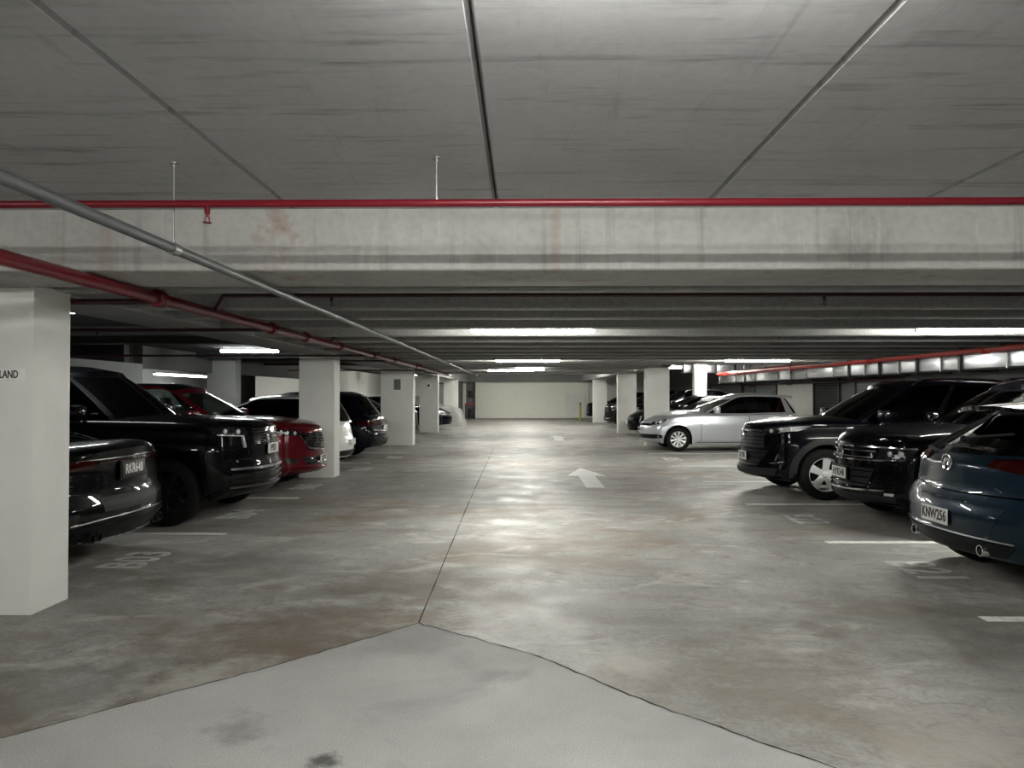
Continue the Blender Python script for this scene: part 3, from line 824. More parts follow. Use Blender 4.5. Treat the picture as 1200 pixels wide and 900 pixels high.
def car_rav():
    c = Car('suv', 'black SUV with grey wheel arch cladding and bright five spoke wheels, nose out', M['paint_black2'], 3.36, 11.22, 'right', 'suv', H=1.72, L=4.6, W=1.86, wheel='five')
    c.rails(M['chrome'])
    c.grille(.50, .42, .96, .69, 5, M['plastic'], M['satin'])
    c.patch('hood_lip', 'F', [(-.46, 1.02), (0, 1.035), (.46, 1.02)], [(-.44, .985), (0, .99), (.44, .985)], M['paint_black2'], .02, 14, 4)
    c.headlamps(.44, .90, .985, .875, 1.05, .96, 3, M['lamp_dark'], refl=(.40, .97, .25, .95))
    c.ring_badge('F', 0, .875, .085, M['chrome'], ry=.058)
    c.grille(.40, .56, .665, .44, 3, M['plastic'], M['gloss'], 'lower_grille')
    for sy in (-1, 1):
        c.patch('bumper_corner', 'F', [(sy*.58, .70), (sy*.84, .74)], [(sy*.44, .45), (sy*.80, .40)], M['gloss'], .010, 10, 6)
        c.bar('fog_surround', 'F', [(sy*.70, .64), (sy*.66, .53)], .018, M['chrome'], .026, 6, vert=True)
        c.bar('fog_chrome', 'F', [(sy*.60, .485), (sy*.82, .525)], .016, M['chrome'], .024, 8)
        c.blob('fog_light', 'F', sy*.72, .585, .04, .035, M['lamp_dark'], None, .03)
    c.patch('bumper_lip', 'F', [(-.72, .42), (0, .40), (.72, .42)], [(-.66, .33), (0, .32), (.66, .33)], M['cladding'], .03, 18, 4, None, .04)
    c.plate('F', .565, 'QLP788')
    c.arches(M['cladding'], .10, .022); c.sills(M['cladding'], .16)
    for sd in ('S-', 'S+'):
        c.bar('window_chrome', sd, [(1.8, 1.080), (2.6, 1.095), (4.0, 1.135)], .012, M['chrome'], .008, 22)
        c.bar('fender_crease', sd, [(.62, .985), (1.2, 1.0), (1.9, .975)], .012, M['paint_black2'], .008, 16)
    return c

def car_golf():
    c = Car('hatch', 'silver three door hatchback parked nose out beside two empty bays', M['paint_silver'], 3.22, 19.95, 'right', 'hatchback', wheel='ten', glassm='glass_dark', seats='seat_grey', L=4.22, H=1.53)
    c.grille(.45, .42, .695, .635, 2, M['gloss'], M['gloss'])
    c.headlamps(.42, .80, .740, .635, .815, .735, 2, M['lamp_dark'], refl=(.45, .92, .3, .85))
    c.ring_badge('F', 0, .672, .062, M['chrome'], vw=True)
    c.grille(.60, .62, .42, .31, 3, M['plastic'], M['gloss'], 'lower_grille')
    for sy in (-1, 1):
        c.patch('fog_surround', 'F', [(sy*.60, .425), (sy*.82, .415)], [(sy*.60, .315), (sy*.82, .335)], M['plastic'], .008, 8, 4)
        c.blob('fog_light', 'F', sy*.72, .37, .035, .03, M['lamp_clear'], None, .02)
    c.plate('F', .53, 'FHK902')
    for sd in ('S-', 'S+'):
        c.bar('sill_line', sd, [(1.35, .235), (2.2, .235), (3.0, .24)], .014, M['plastic'], .006, 14)
        for xx in (1.46, 2.72): c.bar('door_gap', sd, [(xx, .90), (xx+.01, .6), (xx, .26)], .011, M['plastic'], .005, 10, vert=True)
        c.bar('belt_line', sd, [(1.55, .905), (2.6, .93), (3.6, .955)], .010, M['plastic'], .006, 18)
    an = MB(); an.tube((3.55, 0, 1.44), (3.72, 0, 1.56), .006, 6); c.putb('aerial', an, M['plastic'])
    c.spoiler(M['paint_silver'], -.01, .14)
    return c

def fillers():
    """the cars further off or mostly hidden"""
    L = []
    # right row, deeper
    a = Car('sedan', 'white sedan with dark windscreen parked behind the silver hatchback', M['paint_white'], 3.95, 23.9, 'right', 'sedan', detail=1, L=4.5)
    a.grille(.42, .40, .68, .56, 2); a.headlamps(.46, .85, .71, .62, .76, .69, 1); L.append(a)
    b = Car('hatch', 'black hatchback poking its nose out beside the striped gap between the right pillars', M['paint_black2'], 3.80, 26.4, 'right', 'hatchback', detail=1, L=4.0)
    b.grille(.44, .42, .69, .56, 2); b.headlamps(.48, .84, .71, .62, .77, .70, 1); b.plate('F', .50, ''); L.append(b)
    d = Car('suv', 'black SUV beyond the far right pillars with its nose by the next pillar', M['paint_black2'], 3.72, 33.2, 'right', 'suv', detail=1, L=4.5)
    d.grille(.46, .42, .9, .7, 3); d.headlamps(.5, .84, .95, .87, .98, .92, 2); d.bar('bumper_chrome', 'F', [(-.6, .42), (0, .40), (.6, .42)], .03, M['chrome'], .02, 12); L.append(d)
    e = Car('suv', 'last dark SUV of the right row beside the yellow green post', M['paint_navy'], 3.65, 41.6, 'right', 'suv', detail=1, L=4.5, H=1.62)
    e.grille(.46, .42, .9, .7, 3); e.headlamps(.5, .84, .95, .87, .98, .92, 2); L.append(e)
    f = Car('suv', 'dark SUV with pale window trim standing further right behind the white sedan', M['paint_navy'], 4.2, 29.6, 'right', 'suv', detail=1, L=4.6)
    f.rails(M['chrome']); f.headlamps(.5, .84, .95, .87, .98, .92, 2)
    for sd in ('S-', 'S+'): f.bar('window_chrome', sd, [(1.7, 1.07), (2.6, 1.09), (4.0, 1.13)], .03, M['chrome'], .008, 14)
    L.append(f)
    return L

def car_audi():
    c = Car('sedan', 'black sedan parked tail out beside the nearest left pillar, number plate RKR648', M['paint_black'], -3.42, 6.42, 'left', 'sedan', nose_out=False, wheel='seven', rim='alloy_dark', L=4.8)
    c.taillamps(.46, .88, .95, .89, .95, .87, M['lamp_red'])
    c.bar('light_bar', 'R', [(-.42, .925), (0, .93), (.42, .925)], .018, M['lamp_red'], .008, 16)
    c.bar('trunk_edge_chrome', 'R', [(-.6, .955), (0, .96), (.6, .955)], .008, M['chrome'], .01, 16)
    c.plate('R', .845, 'RKR648', dark=True, frame=True)
    c.patch('bumper_recess', 'R', [(-.45, .64), (0, .64), (.45, .64)], [(-.42, .52), (0, .52), (.42, .52)], M['cladding'], .004, 14, 4)
    c.patch('diffuser', 'R', [(-.72, .42), (0, .42), (.72, .42)], [(-.55, .29), (0, .28), (.55, .29)], M['plastic'], .012, 16, 5)
    c.bar('bumper_chrome', 'R', [(-.74, .45), (-.4, .47), (0, .475), (.4, .47), (.74, .45)], .010, M['chrome'], .018, 20)
    c.bar('lower_chrome', 'R', [(-.60, .30), (0, .285), (.60, .30)], .012, M['chrome'], .018, 20)
    for sy in (-1, 1):
        c.patch('bumper_vent', 'R', [(sy*.66, .56), (sy*.80, .58)], [(sy*.68, .42), (sy*.80, .44)], M['gloss'], .008, 6, 4)
        mb = MB(); h = c.ray('R', sy*.50, .36)[0]
        for dy in (-.05, .05): mb.lathe([(.042, h.x-.06), (.042, h.x+.03), (.034, h.x+.03), (.03, h.x-.04)], (0, sy*.50+dy, .325), 'x', 18)
        c.putb('exhaust_tip', mb, M['alloy_dark'])
    return c

def car_rover():
    c = Car('large_suv', 'tall black luxury SUV parked nose out between the black sedan and the red SUV', M['paint_black'], -3.12, 9.12, 'left', 'suv', wheel='seven', rim='alloy_dark', glassm='glass_dark')
    c.grille(.42, .44, 1.09, .90, 6, M['gloss'], M['plastic'])
    c.headlamps(.50, .90, 1.10, 1.0, 1.12, 1.03, 2, M['lamp_dark'])
    for sy in (-1, 1):
        c.bar('daylight_strip', 'F', [(sy*.56, 1.005), (sy*.88, 1.03)], .012, M['lamp_clear'], .016, 10)
        c.bar('daylight_drop', 'F', [(sy*.575, 1.0), (sy*.575, .87)], .026, M['lamp_clear'], .018, 6, vert=True)
        c.blob('parking_sensor', 'F', sy*.70, .72, .02, .02, M['chrome'], None, .02)
    for k, z in enumerate((.62, .55, .48, .41)):
        c.bar('bumper_blade', 'F', [(-.80, z+.01), (-.4, z), (0, z-.003), (.4, z), (.80, z+.01)], .026, M['satin'] if k in (0, 3) else M['alloy_dark'], .016, 24)
    c.plate('F', .83, 'FPS51', dark=False)
    c.bar('bonnet_edge', 'F', [(-.7, 1.165), (0, 1.17), (.7, 1.165)], .010, M['gloss'], .01, 18)
    for sd in ('S-', 'S+'): c.bar('fender_vent', sd, [(1.52, 1.0), (1.56, .78)], .05, M['satin'], .008, 8, vert=True)
    return c

def car_mazda():
    c = Car('suv', 'deep red SUV with dark roof parked nose out before the second left pillar', M['paint_red'], -3.22, 11.75, 'left', 'suv', wheel='five', rim='alloy_dark', roof=M['gloss'], glassm='glass_mid', seats='seat_grey', H=1.68, L=4.55, W=1.84)
    c.grille(.40, .50, .90, .62, 6, M['gloss'], M['plastic'])
    c.headlamps(.50, .90, .93, .855, .975, .90, 3, M['lamp_dark'], refl=(.55, .9, .4, .8))
    c.bar('grille_wing', 'F', [(-.52, .86), (-.40, .66), (0, .615), (.40, .66), (.52, .86)], .022, M['chrome'], .02, 24)
    c.ring_badge('F', 0, .80, .07, M['chrome'], ry=.055, plain=True)
    c.bar('badge_wing', 'F', [(-.06, .815), (-.03, .812), (0, .785), (.03, .812), (.06, .815)], .014, M['chrome'], .03, 10)
    c.grille(.46, .52, .52, .40, 2, M['plastic'], M['gloss'], 'lower_grille')
    c.plate('F', .47, 'LKT17')
    for sy in (-1, 1):
        c.patch('fog_recess', 'F', [(sy*.58, .50), (sy*.82, .53)], [(sy*.58, .44), (sy*.80, .45)], M['plastic'], .008, 6, 4)
    for sd in ('S-', 'S+'): c.bar('window_chrome', sd, [(1.7, 1.07), (2.6, 1.09), (4.0, 1.13)], .018, M['chrome'], .01, 20)
    c.bar('bumper_lip', 'F', [(-.7, .345), (0, .335), (.7, .345)], .02, M['paint_red'], .02, 18)
    return c

def left_fillers():
    L = []
    c = Car('hatch', 'white hatchback with dark tinted windows parked tail out behind the second left pillar', M['paint_white'], -3.38, 14.45, 'left', 'hatchback', nose_out=False, detail=1, H=1.5, L=4.3)
    c.taillamps(.5, .84, .88, .76, .88, .72, M['lamp_clear'], (3.8, 4.0, .74, .87)); c.patch('bumper_trim', 'R', [(-.7, .40), (0, .40), (.7, .40)], [(-.6, .30), (0, .29), (.6, .30)], M['plastic'], .01, 12, 4)
    c.plate('R', .55, ''); L.append(c)
    d = Car('suv', 'navy SUV with red tail lights parked tail out before the third left pillar', M['paint_navy'], -3.22, 17.2, 'left', 'suv', nose_out=False, detail=1, H=1.56, L=4.6)
    d.taillamps(.30, .86, .96, .86, .98, .84, M['lamp_red'], (4.1, 4.38, .86, .96))
    d.bar('bumper_chrome', 'R', [(-.72, .74), (0, .70), (.72, .74)], .03, M['chrome'], .02, 14)
    d.patch('diffuser', 'R', [(-.7, .50), (0, .50), (.7, .50)], [(-.6, .34), (0, .33), (.6, .34)], M['plastic'], .012, 12, 4); d.plate('R', .78, ''); L.append(d)
    e = Car('sedan', 'black sedan mostly hidden behind the third left pillar', M['paint_black2'], -4.15, 19.9, 'left', 'sedan', nose_out=False, detail=1, H=1.5)
    e.taillamps(.42, .86, .90, .80, .90, .80); L.append(e)
    f = Car('suv', 'black SUV glimpsed between the third and fourth left pillars', M['paint_black2'], -3.65, 25.5, 'left', 'suv', detail=1, H=1.6)
    f.headlamps(.5, .84, .95, .87, .98, .92, 2); L.append(f)
    h = Car('hatch', 'dark hatchback with a glinting headlight just beyond the fourth left pillar', M['paint_navy'], -3.05, 31.6, 'left', 'hatchback', detail=1, H=1.42)
    h.grille(.44, .42, .69, .56, 2); h.headlamps(.44, .87, .74, .62, .80, .68, 2, M['lamp_clear']); L.append(h)
    k = Car('suv', 'silver roofed car standing in the bays beyond the second row on the left', M['paint_silver'], -9.6, 21.5, 'left', 'suv', detail=1, H=1.74)
    k.rails(M['satin']); L.append(k)
    return L

def covered_car():
    """a car under a loose grey cloth"""
    bm = bmesh.new(); V = []; F = []
    nx, ny = 40, 22; Lc, Wc = 4.5, 1.95
    rnd = random.Random(3)
    def hz(u, v):
        prof = [(0, .62), (.06, .80), (.25, 1.0), (.42, 1.42), (.72, 1.46), (.92, 1.05), (1, .85)]
        z = sinterp(prof, u)
        return z*(1-.10*abs(v)**3)
    for i in range(nx+1):
        for j in range(ny+1):
            u = i/nx; v = -1+2*j/ny
            x = u*Lc; y = v*Wc/2
            z = hz(u, v)
            ed = max(abs(v), abs(2*u-1))
            fold = .03*math.sin(u*50+v*3)*max(0, ed-.6)*2+.02*math.sin(v*23+u*11)
            drop = 0
            if abs(v) > .86: drop = (abs(v)-.86)/.14
            if u < .04: drop = max(drop, 1-u/.04)
            if u > .96: drop = max(drop, (u-.96)/.04)
            z = z*(1-drop)+fold*(1-drop)
            x += (-.05 if u < .04 else .05 if u > .96 else 0)*drop+.03*math.sin(v*17)*drop
            y += .05*v*drop+.04*math.sin(u*40)*drop*(abs(v) > .8)*(.5)
            V.append((x-Lc/2, y, max(.0, z)))
    for i in range(nx):
        for j in range(ny):
            a = i*(ny+1)+j; F.append((a, a+ny+1, a+ny+2, a+1))
    o = link('covered_car', V, F, M['cover'], None, smooth=80)
    o.location = (-2.75-Lc/2, 34.7, 0); o.rotation_euler = (0, 0, PI)
    tag(o, 'car under a loose grey cloth cover near the far end of the left row', 'covered car')
    return o
# ------------------------------------------------------------------ the building
HS = 2.59     # near slab underside
HB = 2.23     # beam and rib underside
HR = 2.50     # recess between ribs
# floor: two concrete pours meeting at the V joint, drawn as separate slabs with a narrow dark gap
vjoint = [(-12, -3.6), (-2.27, 3.16), (-1.40, 3.98), (-.68, 4.76), (.05, 4.22), (.62, 3.55), (1.29, 2.91), (12, -8)]
mb = MB(); n = len(vjoint)
jl = [(x, y) for x, y in vjoint]
fv = [(-12, -3.6), (-2.27, 3.16), (-1.40, 3.98), (-.68, 4.76)]
mb.v = [(x, y, 0) for x, y in jl]+[(12, 47, 0), (-.93, 47, 0), (-.74, 10, 0), (-12, 47, 0), (-16, 47, 0), (-16, -3.6, 0), (14, 47, 0), (14, -8, 0)]
k = len(jl)
mb.f = [tuple([0, 1, 2, 3, k+2, k+1, k+3]), tuple([3, 4, 5, 6, 7, k, k+1, k+2]), (0, k+3, k+4, k+5), (7, k+7, k+6, k)]
fl = mb.build('floor', M['floor'], smooth=None); struct(fl)
mb = MB()
mb.v = [(x, y, .0) for x, y in jl]+[(12, -9, 0), (-12, -9, 0)]
mb.f = [tuple(range(len(jl)))[::-1]+(len(jl)+1, len(jl))]
ap = mb.build('floor', M['apron'], smooth=None); struct(ap)
def crackline(pts, w, name, label, seed, jit=.012, step=.06):
    rnd = random.Random(seed); P = []
    for a, b in zip(pts, pts[1:]):
        a = Vector(a); b = Vector(b); L = (b-a).length; m = max(1, int(L/step))
        for q in range(m): P.append(a.lerp(b, q/m))
    P.append(Vector(pts[-1])); V = []; F = []
    for i, p in enumerate(P):
        d = (P[min(i+1, len(P)-1)]-P[max(i-1, 0)]).normalized(); nn = Vector((-d.y, d.x))
        c = p+nn*rnd.uniform(-jit, jit)*.6; ww = w*rnd.uniform(.5, 1.5)
        V += [(*(c+nn*ww/2), .0012), (*(c-nn*ww/2), .0012)]
    for i in range(len(P)-1): F.append((2*i, 2*i+1, 2*i+3, 2*i+2))
    o = link(name, V, F, M['crack']); return tag(o, label, 'floor joint', kind='structure')
crackline([(-2.9, 2.72), (-2.27, 3.16), (-1.40, 3.98), (-.68, 4.76)], .008, 'floor_joint', 'rough joint line running from the lower left to the floor slab corner', 1)
crackline([(-.68, 4.76), (.05, 4.22), (.62, 3.55), (1.29, 2.91), (2.0, 2.17)], .010, 'floor_joint', 'rough cracked joint line running from the slab corner to the lower right', 2, .02)
crackline([(-.68, 4.76), (-.74, 10), (-.80, 20)], .009, 'floor_joint', 'long straight joint line running down the middle of the aisle', 3, .002, .3)
crackline([(-7, 9.62), (-.74, 9.62)], .008, 'floor_joint', 'thin cross joint in the floor left of the centre line', 4, .002, .3)

# near ceiling: hollow core planks, 1.2 m wide, V-gap between them
mb = MB(); xj = [-1.35-1.2*7+1.2*q for q in range(17)]
for a, b in zip(xj, xj[1:]):
    c = .012
    pr = [(a+.004, HS+.03), (a+.004+c, HS), (b-.004-c, HS), (b-.004, HS+.03)]
    v = []
    for y in (-9, 4.26): v += [(p[0], y, p[1]) for p in pr]
    mb.add(v, [(0, 4, 5, 1), (1, 5, 6, 2), (2, 6, 7, 3)])
ce = mb.build('ceiling', M['ceil'], smooth=None); struct(ce)
mb = MB(); mb.box(-16, 14, -9, 4.3, HS+.03, HS+.3); struct(mb.build('ceiling', M['crack'], smooth=None))

# cross beam with a groove above its lower lip
prof = [(4.24, HS+.1), (4.24, 2.236), (4.25, 2.228), (4.3, 2.226), (4.62, 2.222), (4.86, 2.226), (4.86, HS+.1)]
v = [(x, p[0], p[1]) for x in (-16, 14) for p in prof]; k = len(prof)
o = link('beam', v, [(i, i+1, k+i+1, k+i) for i in range(k-1)], M['beam'], None); tag(o, None, None, kind='structure')

# ribbed deck: narrow ribs running across, infill soffit above
XR0, XR1 = -3.35, 7.3
ribs = [5.17, 6.25, 7.05]
y = 8.09
while y < 25.3:
    ribs.append(y); y += 1.045
for q, y in enumerate(ribs):
    x1 = XR1 if y < 17.5 else 3.55
    mb = MB(); mb.v = []; w = .07; b = .014
    pr = [(y-w-.02, HR+.02), (y-w, HB+b), (y-w+b, HB), (y+w-b, HB), (y+w, HB+b), (y+w+.02, HR+.02)]
    v = [(x, p[0], p[1]) for x in (XR0-.05, x1) for p in pr]
    mb.add(v, [(i, i+1, 7+i-1+1-1, 6+i) if False else (i, i+1, 6+i+1, 6+i) for i in range(5)])
    o = mb.build('ceiling_rib', M['rib'], smooth=None); tag(o, None, None, kind='structure')
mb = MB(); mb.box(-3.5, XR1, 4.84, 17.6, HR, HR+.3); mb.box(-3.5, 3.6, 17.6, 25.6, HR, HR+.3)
struct(mb.build('ceiling', M['rib_shade'], smooth=None))
mb = MB(); mb.box(-3.4, 3.6, 25.3, 25.75, HB-.02, HR+.2); tag(mb.build('beam', M['rib'], smooth=None), None, None, kind='structure')
mb = MB(); mb.box(3.5, 7.36, 17.4, 17.8, HB, HR+.3); tag(mb.build('beam', M['rib'], smooth=None), None, None, kind='structure')
mb = MB(); mb.box(7.28, 7.34, 5.1, 17.6, HB+.02, HR+.3); tag(mb.build('beam', M['rib_shade'], smooth=None), None, None, kind='structure')
mb = MB(); mb.box(-16, 14, 25.4, 47, 2.78, 3.0); mb.box(3.5, 14, 17.6, 25.6, 2.72, 2.95); struct(mb.build('ceiling', M['wall_grey'], smooth=None))
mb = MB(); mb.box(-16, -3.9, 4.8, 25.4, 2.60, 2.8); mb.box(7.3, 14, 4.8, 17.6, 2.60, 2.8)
struct(mb.build('ceiling', M['rib_shade'], smooth=None))
# edge beams along the pillar lines
mb = MB(); mb.box(-4.02, -3.36, 4.85, 45.5, HB-.005, 2.75); tag(mb.build('beam', M['rib'], smooth=None), None, None, kind='structure')
mb = MB(); mb.box(3.62, 4.3, 21.0, 45.5, HB+.05, 2.8); tag(mb.build('beam', M['rib'], smooth=None), None, None, kind='structure')
# cross ribs over the left bays, their shadow put into the dark colour
for y in (11.6, 13.6, 19.0, 21.6, 24.0):
    mb = MB(); mb.box(-9, -4.0, y, y+.28, 2.46, 2.62); tag(mb.build('beam', M['rib_shade'], smooth=None), None, None, kind='structure')

# walls
def wallbox(name, x0, x1, y0, y1, z0, z1, mat):
    mb = MB(); mb.box(x0, x1, y0, y1, z0, z1); return struct(mb.build(name, mat, smooth=None))
wallbox('wall_back', -2.95, 4.15, 45.5, 45.8, 0, 2.26, M['wall_cream'])
wallbox('wall_back', -16, -3.55, 45.6, 45.8, 0, 2.8, M['wall_white'])
wallbox('wall_back', -3.55, -2.95, 45.9, 46.1, 0, 2.8, M['wall_grey'])
wallbox('wall_back', 4.15, 14, 45.6, 45.8, 0, 2.8, M['wall_white'])
wallbox('trim_1', -3.6, 4.3, 45.0, 45.6, 2.26, 2.8, M['wall_grey'])
wallbox('trim_2', 2.7, 3.95, 45.40, 45.5, 0.02, 1.55, M['wall_white'])
wallbox('wall_right', 9.0, 9.2, -9, 45.7, 0, 2.8, M['wall_grey'])
wallbox('wall_left', -8.8, -8.6, -9, 16.3, 0, 2.19, M['wall_white'])
wallbox('wall_left', -8.8, -8.6, 34.0, 45.7, 0, 2.7, M['wall_white'])
wallbox('wall_left', -15.2, -15.0, 16, 45.7, 0, 2.8, M['wall_grey'])
wallbox('wall_left', -15.2, -8.8, 15.9, 16.1, 0, 2.6, M['wall_grey'])
wallbox('trim_3', -8.8, -8.6, 16.3, 33.8, 2.10, 2.6, M['rib'])
wallbox('wall_front', -16, 14, -9.2, -9, 0, 2.9, M['wall_white'])
wallbox('wall_left', -16.2, -16, -9, 5, 0, 2.9, M['wall_grey'])
# pale wall turning across the far left of the bays
wallbox('wall_left', -12.5, -8.6, 33.8, 34.0, 0, 2.7, M['wall_white'])

# pillars
def pillar(x0, x1, y0, y1, label, top=HB+.02):
    mb = MB(); mb.box(x0, x1, y0, y1, 0, top, .012)
    o = mb.build('pillar', M['pillar'], None, smooth=30); return tag(o, label, 'pillar', 'white square pillars')
pillar(-4.05, -3.325, 4.885, 5.29, 'nearest white pillar at the left edge with a lettered plate on it')
pillar(-4.02, -3.38, 13.0, 13.40, 'second white pillar of the left row, beside the red SUV')
pillar(-4.15, -3.20, 21.2, 21.62, 'widest white pillar of the left row with a square grey notice')
pillar(-4.02, -3.30, 28.3, 28.7, 'narrow far white pillar of the left row with a round sign')
pillar(-4.02, -3.30, 37.0, 37.4, 'last white pillar of the left row before the end wall')
pillar(3.60, 4.27, 21.1, 21.5, 'white pillar of the right row directly behind the silver hatchback', HB+.06)
pillar(3.65, 4.35, 27.7, 28.1, 'white pillar of the right row left of the one behind the silver hatchback', HB+.06)
pillar(3.75, 4.48, 38.4, 38.8, 'furthest white pillar of the right row', HB+.06)
pillar(6.60, 7.06, 27.85, 28.25, 'slim pale pillar between the far right bays behind the silver hatchback roof', 2.78)
pillar(-8.75, -7.95, 20.0, 20.4, 'grey white pillar in the back row behind the red SUV', 2.62)

# lettered plates on the pillars
def sign(x, y, z, w, h, text, ts, mat, ink, label, lx=0, sx=1):
    mb = MB(); mb.box(x-w/2, x+w/2, y-.008, y, z-h/2, z+h/2, .002)
    o = mb.build('sign', mat, None, smooth=30); tag(o, label, 'sign')
    if text:
        t = text_obj('lettering', text, ts, ink, o, .001, sx); t.matrix_local = Matrix.Translation((x+lx, y-.0095, z)) @ Matrix.Rotation(PI/2, 4, 'X')
    return o
sign(-3.544, 4.885, 1.633, .34, .085, 'ZEALAND', .074, M['sign_white'], M['ink_black'], 'white plate with black letters on the nearest left pillar', .012, .66)
sign(-3.66, 21.2, 1.785, .20, .31, '', .1, M['sign_grey'], M['ink_black'], 'square grey notice on the widest left pillar')
mb = MB(); mb.lathe([(0, 28.286), (.12, 28.286), (.125, 28.29), (.125, 28.3), (0, 28.3)], (-3.66, 0, 1.84), 'y', 28)
o = mb.build('sign', M['sign_white'], None, 30); tag(o, 'round pale sign with a dark centre on the narrow far left pillar', 'sign')
mb = MB(); mb.lathe([(0, 28.28), (.05, 28.28), (.05, 28.288), (0, 28.288)], (-3.66, 0, 1.84), 'y', 18); mb.build('sign_symbol', M['ink_black'], o, 30)

# painted bay lines
def line_mark(x0, x1, y0, y1, label):
    mb = MB(); mb.box(x0, x1, y0, y1, 0.0, .0025)
    o = mb.build('bay_line', M['paint_line'], None, smooth=None); return tag(o, label, 'bay line', 'painted bay lines')
for x0, x1, y, lab in ((-8.2, -3.18, 7.77, 'white bay line beside the black sedan, nearest line on the left'),
                  (-8.2, -3.22, 10.45, 'white bay line between the tall black SUV and the red SUV'),
                  (-8.2, -3.30, 15.8, 'white bay line between the white hatchback and the navy SUV'),
                  (-8.2, -2.9, 18.5, 'white bay line in front of the widest left pillar'),
                  (3.07, 8.2, 4.90, 'white bay line nearest the camera on the right, cut by the frame'),
                  (3.08, 8.2, 7.41, 'white bay line running under the blue hatchback'),
                  (3.06, 8.2, 9.96, 'white bay line between the two black SUVs on the right'),
                  (3.1, 8.2, 12.5, 'white bay line just beyond the SUV with grey cladding'),
                  (3.1, 8.2, 15.2, 'white bay line between the two empty bays on the right'),
                  (3.2, 8.2, 18.45, 'white bay line beside the silver hatchback'),
                  (3.2, 8.2, 24.9, 'white bay line beyond the white sedan')):
    line_mark(x0, x1, y-.045, y+.055, lab)
def number(txt, x, y, side, label):
    o = text_obj('bay_number', txt, .56, M['paint_faded'], None, .001, .80)
    # read by a driver turning into the bay
    R = Matrix.Rotation(PI/2 if side == 'left' else -PI/2, 4, 'Z')
    o.matrix_world = Matrix.Translation((x, y, .0015)) @ R
    tag(o, label, 'bay number', 'painted bay numbers')
number('B03', -3.48, 6.55, 'left', 'painted bay number B03 on the floor behind the black sedan')
number('B04', -3.50, 9.05, 'left', 'painted bay number B04 on the floor before the tall black SUV')
number('B05', -3.48, 11.75, 'left', 'painted bay number B05 on the floor before the red SUV')
number('B06', -3.2, 14.5, 'left', 'painted bay number B06 on the floor right of the second left pillar')
number('B07', -3.0, 17.2, 'left', 'painted bay number B07 on the floor behind the navy SUV')
number('B21', 3.42, 6.25, 'right', 'painted bay number B21 on the floor behind the blue hatchback')
number('B22', 3.38, 8.80, 'right', 'painted bay number B22 on the floor before the middle black SUV')
number('B25', 3.45, 16.9, 'right', 'painted bay number on the floor of the empty bay beside the silver hatchback')
def arrow(x, y, s, label):
    pts = [(-.15, 0), (.15, 0), (.15, 1.65), (.36, 1.65), (0, 3.1), (-.36, 1.65), (-.15, 1.65)]
    mb = MB(); mb.poly([(x+a*s, y+b) for a, b in pts], 0, .0025)
    o = mb.build('floor_arrow', M['arrow_paint'], None, smooth=None); tag(o, label, 'floor arrow')
arrow(1.18, 11.7, 1.0, 'white arrow painted in the middle of the aisle, the nearer one')
arrow(1.22, 23.4, 1.0, 'far white arrow painted in the aisle beyond the nearer one')

# ------------------------------------------------------------------ lights
def batten(x, y, z, L, label, mat='tube', drop=0.0, along='x', bare=False, thin=False):
    r = empty('ceiling_light', (x, y, z)); tag(r, label, 'ceiling light', 'fluorescent ceiling lights')
    if along == 'y': r.rotation_euler = (0, 0, PI/2)
    mb = MB(); mb.box(-L/2, L/2, -.035, .035, .0, .024 if thin else .05, .006); mb.build('batten_body', M['batten'], r)
    if drop > 0:
        for sx in (-.4, .4):
            q = MB(); q.tube((sx*L, 0, .05), (sx*L, 0, .05+drop), .006, 8); q.build('hanger', M['steel'], r)
    for sx in (-1, 1):
        e = MB(); e.box(sx*(L/2-.015)-.015, sx*(L/2-.015)+.015, -.02, .02, -.05, .002, .004); e.build('lamp_holder', M['batten'], r)
    if bare:
        t = MB(); t.tube((-L/2+.03, 0, -.024), (L/2-.03, 0, -.024), .013, 14); t.build('fluorescent_tube', M['tube_bare'], r)
        return r
    t = MB(); n = 14
    pr = [(-.045, .0)]+[(-.045*math.cos(PI*k/n), -.058*math.sin(PI*k/n)) for k in range(1, n)]+[(.045, .0)]
    v = [(x, p[0], p[1]) for x in (-L/2+.03, L/2-.03) for p in pr]; k = len(pr)
    t.add(v, [(i, i+1, k+i+1, k+i) for i in range(k-1)]+[tuple(range(k)), tuple(range(k, 2*k))[::-1], (0, k, 2*k-1, k-1)])
    t.build('glow_diffuser', M[mat], r)  # wide lit shape stands in for the glow around a tube
    return r
batten(.12, 8.30, 2.255, 1.42, 'long fluorescent light over the middle of the aisle, nearest one in view', drop=.20)
batten(5.20, 8.30, 2.255, 1.46, 'fluorescent light over the right bays at the right edge', drop=.20)
batten(.12, 15.65, 2.255, 1.42, 'second fluorescent light down the middle of the aisle', drop=.20)
batten(5.05, 15.65, 2.255, 1.42, 'fluorescent light over the empty right bays before the duct', drop=.20)
batten(-.35, 21.95, 2.255, 1.42, 'far fluorescent light down the aisle beside the lit sign', drop=.20)
batten(4.25, 22.6, 2.36, 1.42, 'fluorescent light peeping out right of the pillar behind the silver hatchback', drop=.3)
batten(.1, 39.8, 2.71, 1.42, 'added unseen light above the aisle, brightening the end wall', 'tube_far', drop=.03)  # lamp added out of view to brighten the end wall
batten(-2.0, 33.0, 2.70, 1.42, 'added unseen light above the left side of the far aisle', 'tube_far', drop=.03)  # extra unseen lamp, also for a brighter end wall
batten(2.4, 33.4, 2.70, 1.42, 'added unseen light above the right side of the far aisle', 'tube_far', drop=.03)  # matching unseen lamp added on the right for the end wall
batten(.1, 29.4, 2.70, 1.42, 'fluorescent light hidden above the aisle beyond the ribbed ceiling', 'tube_far', drop=.03)
batten(.1, 36.4, 2.70, 1.42, 'fluorescent light hidden above the aisle near the end wall', 'tube_far', drop=.03)
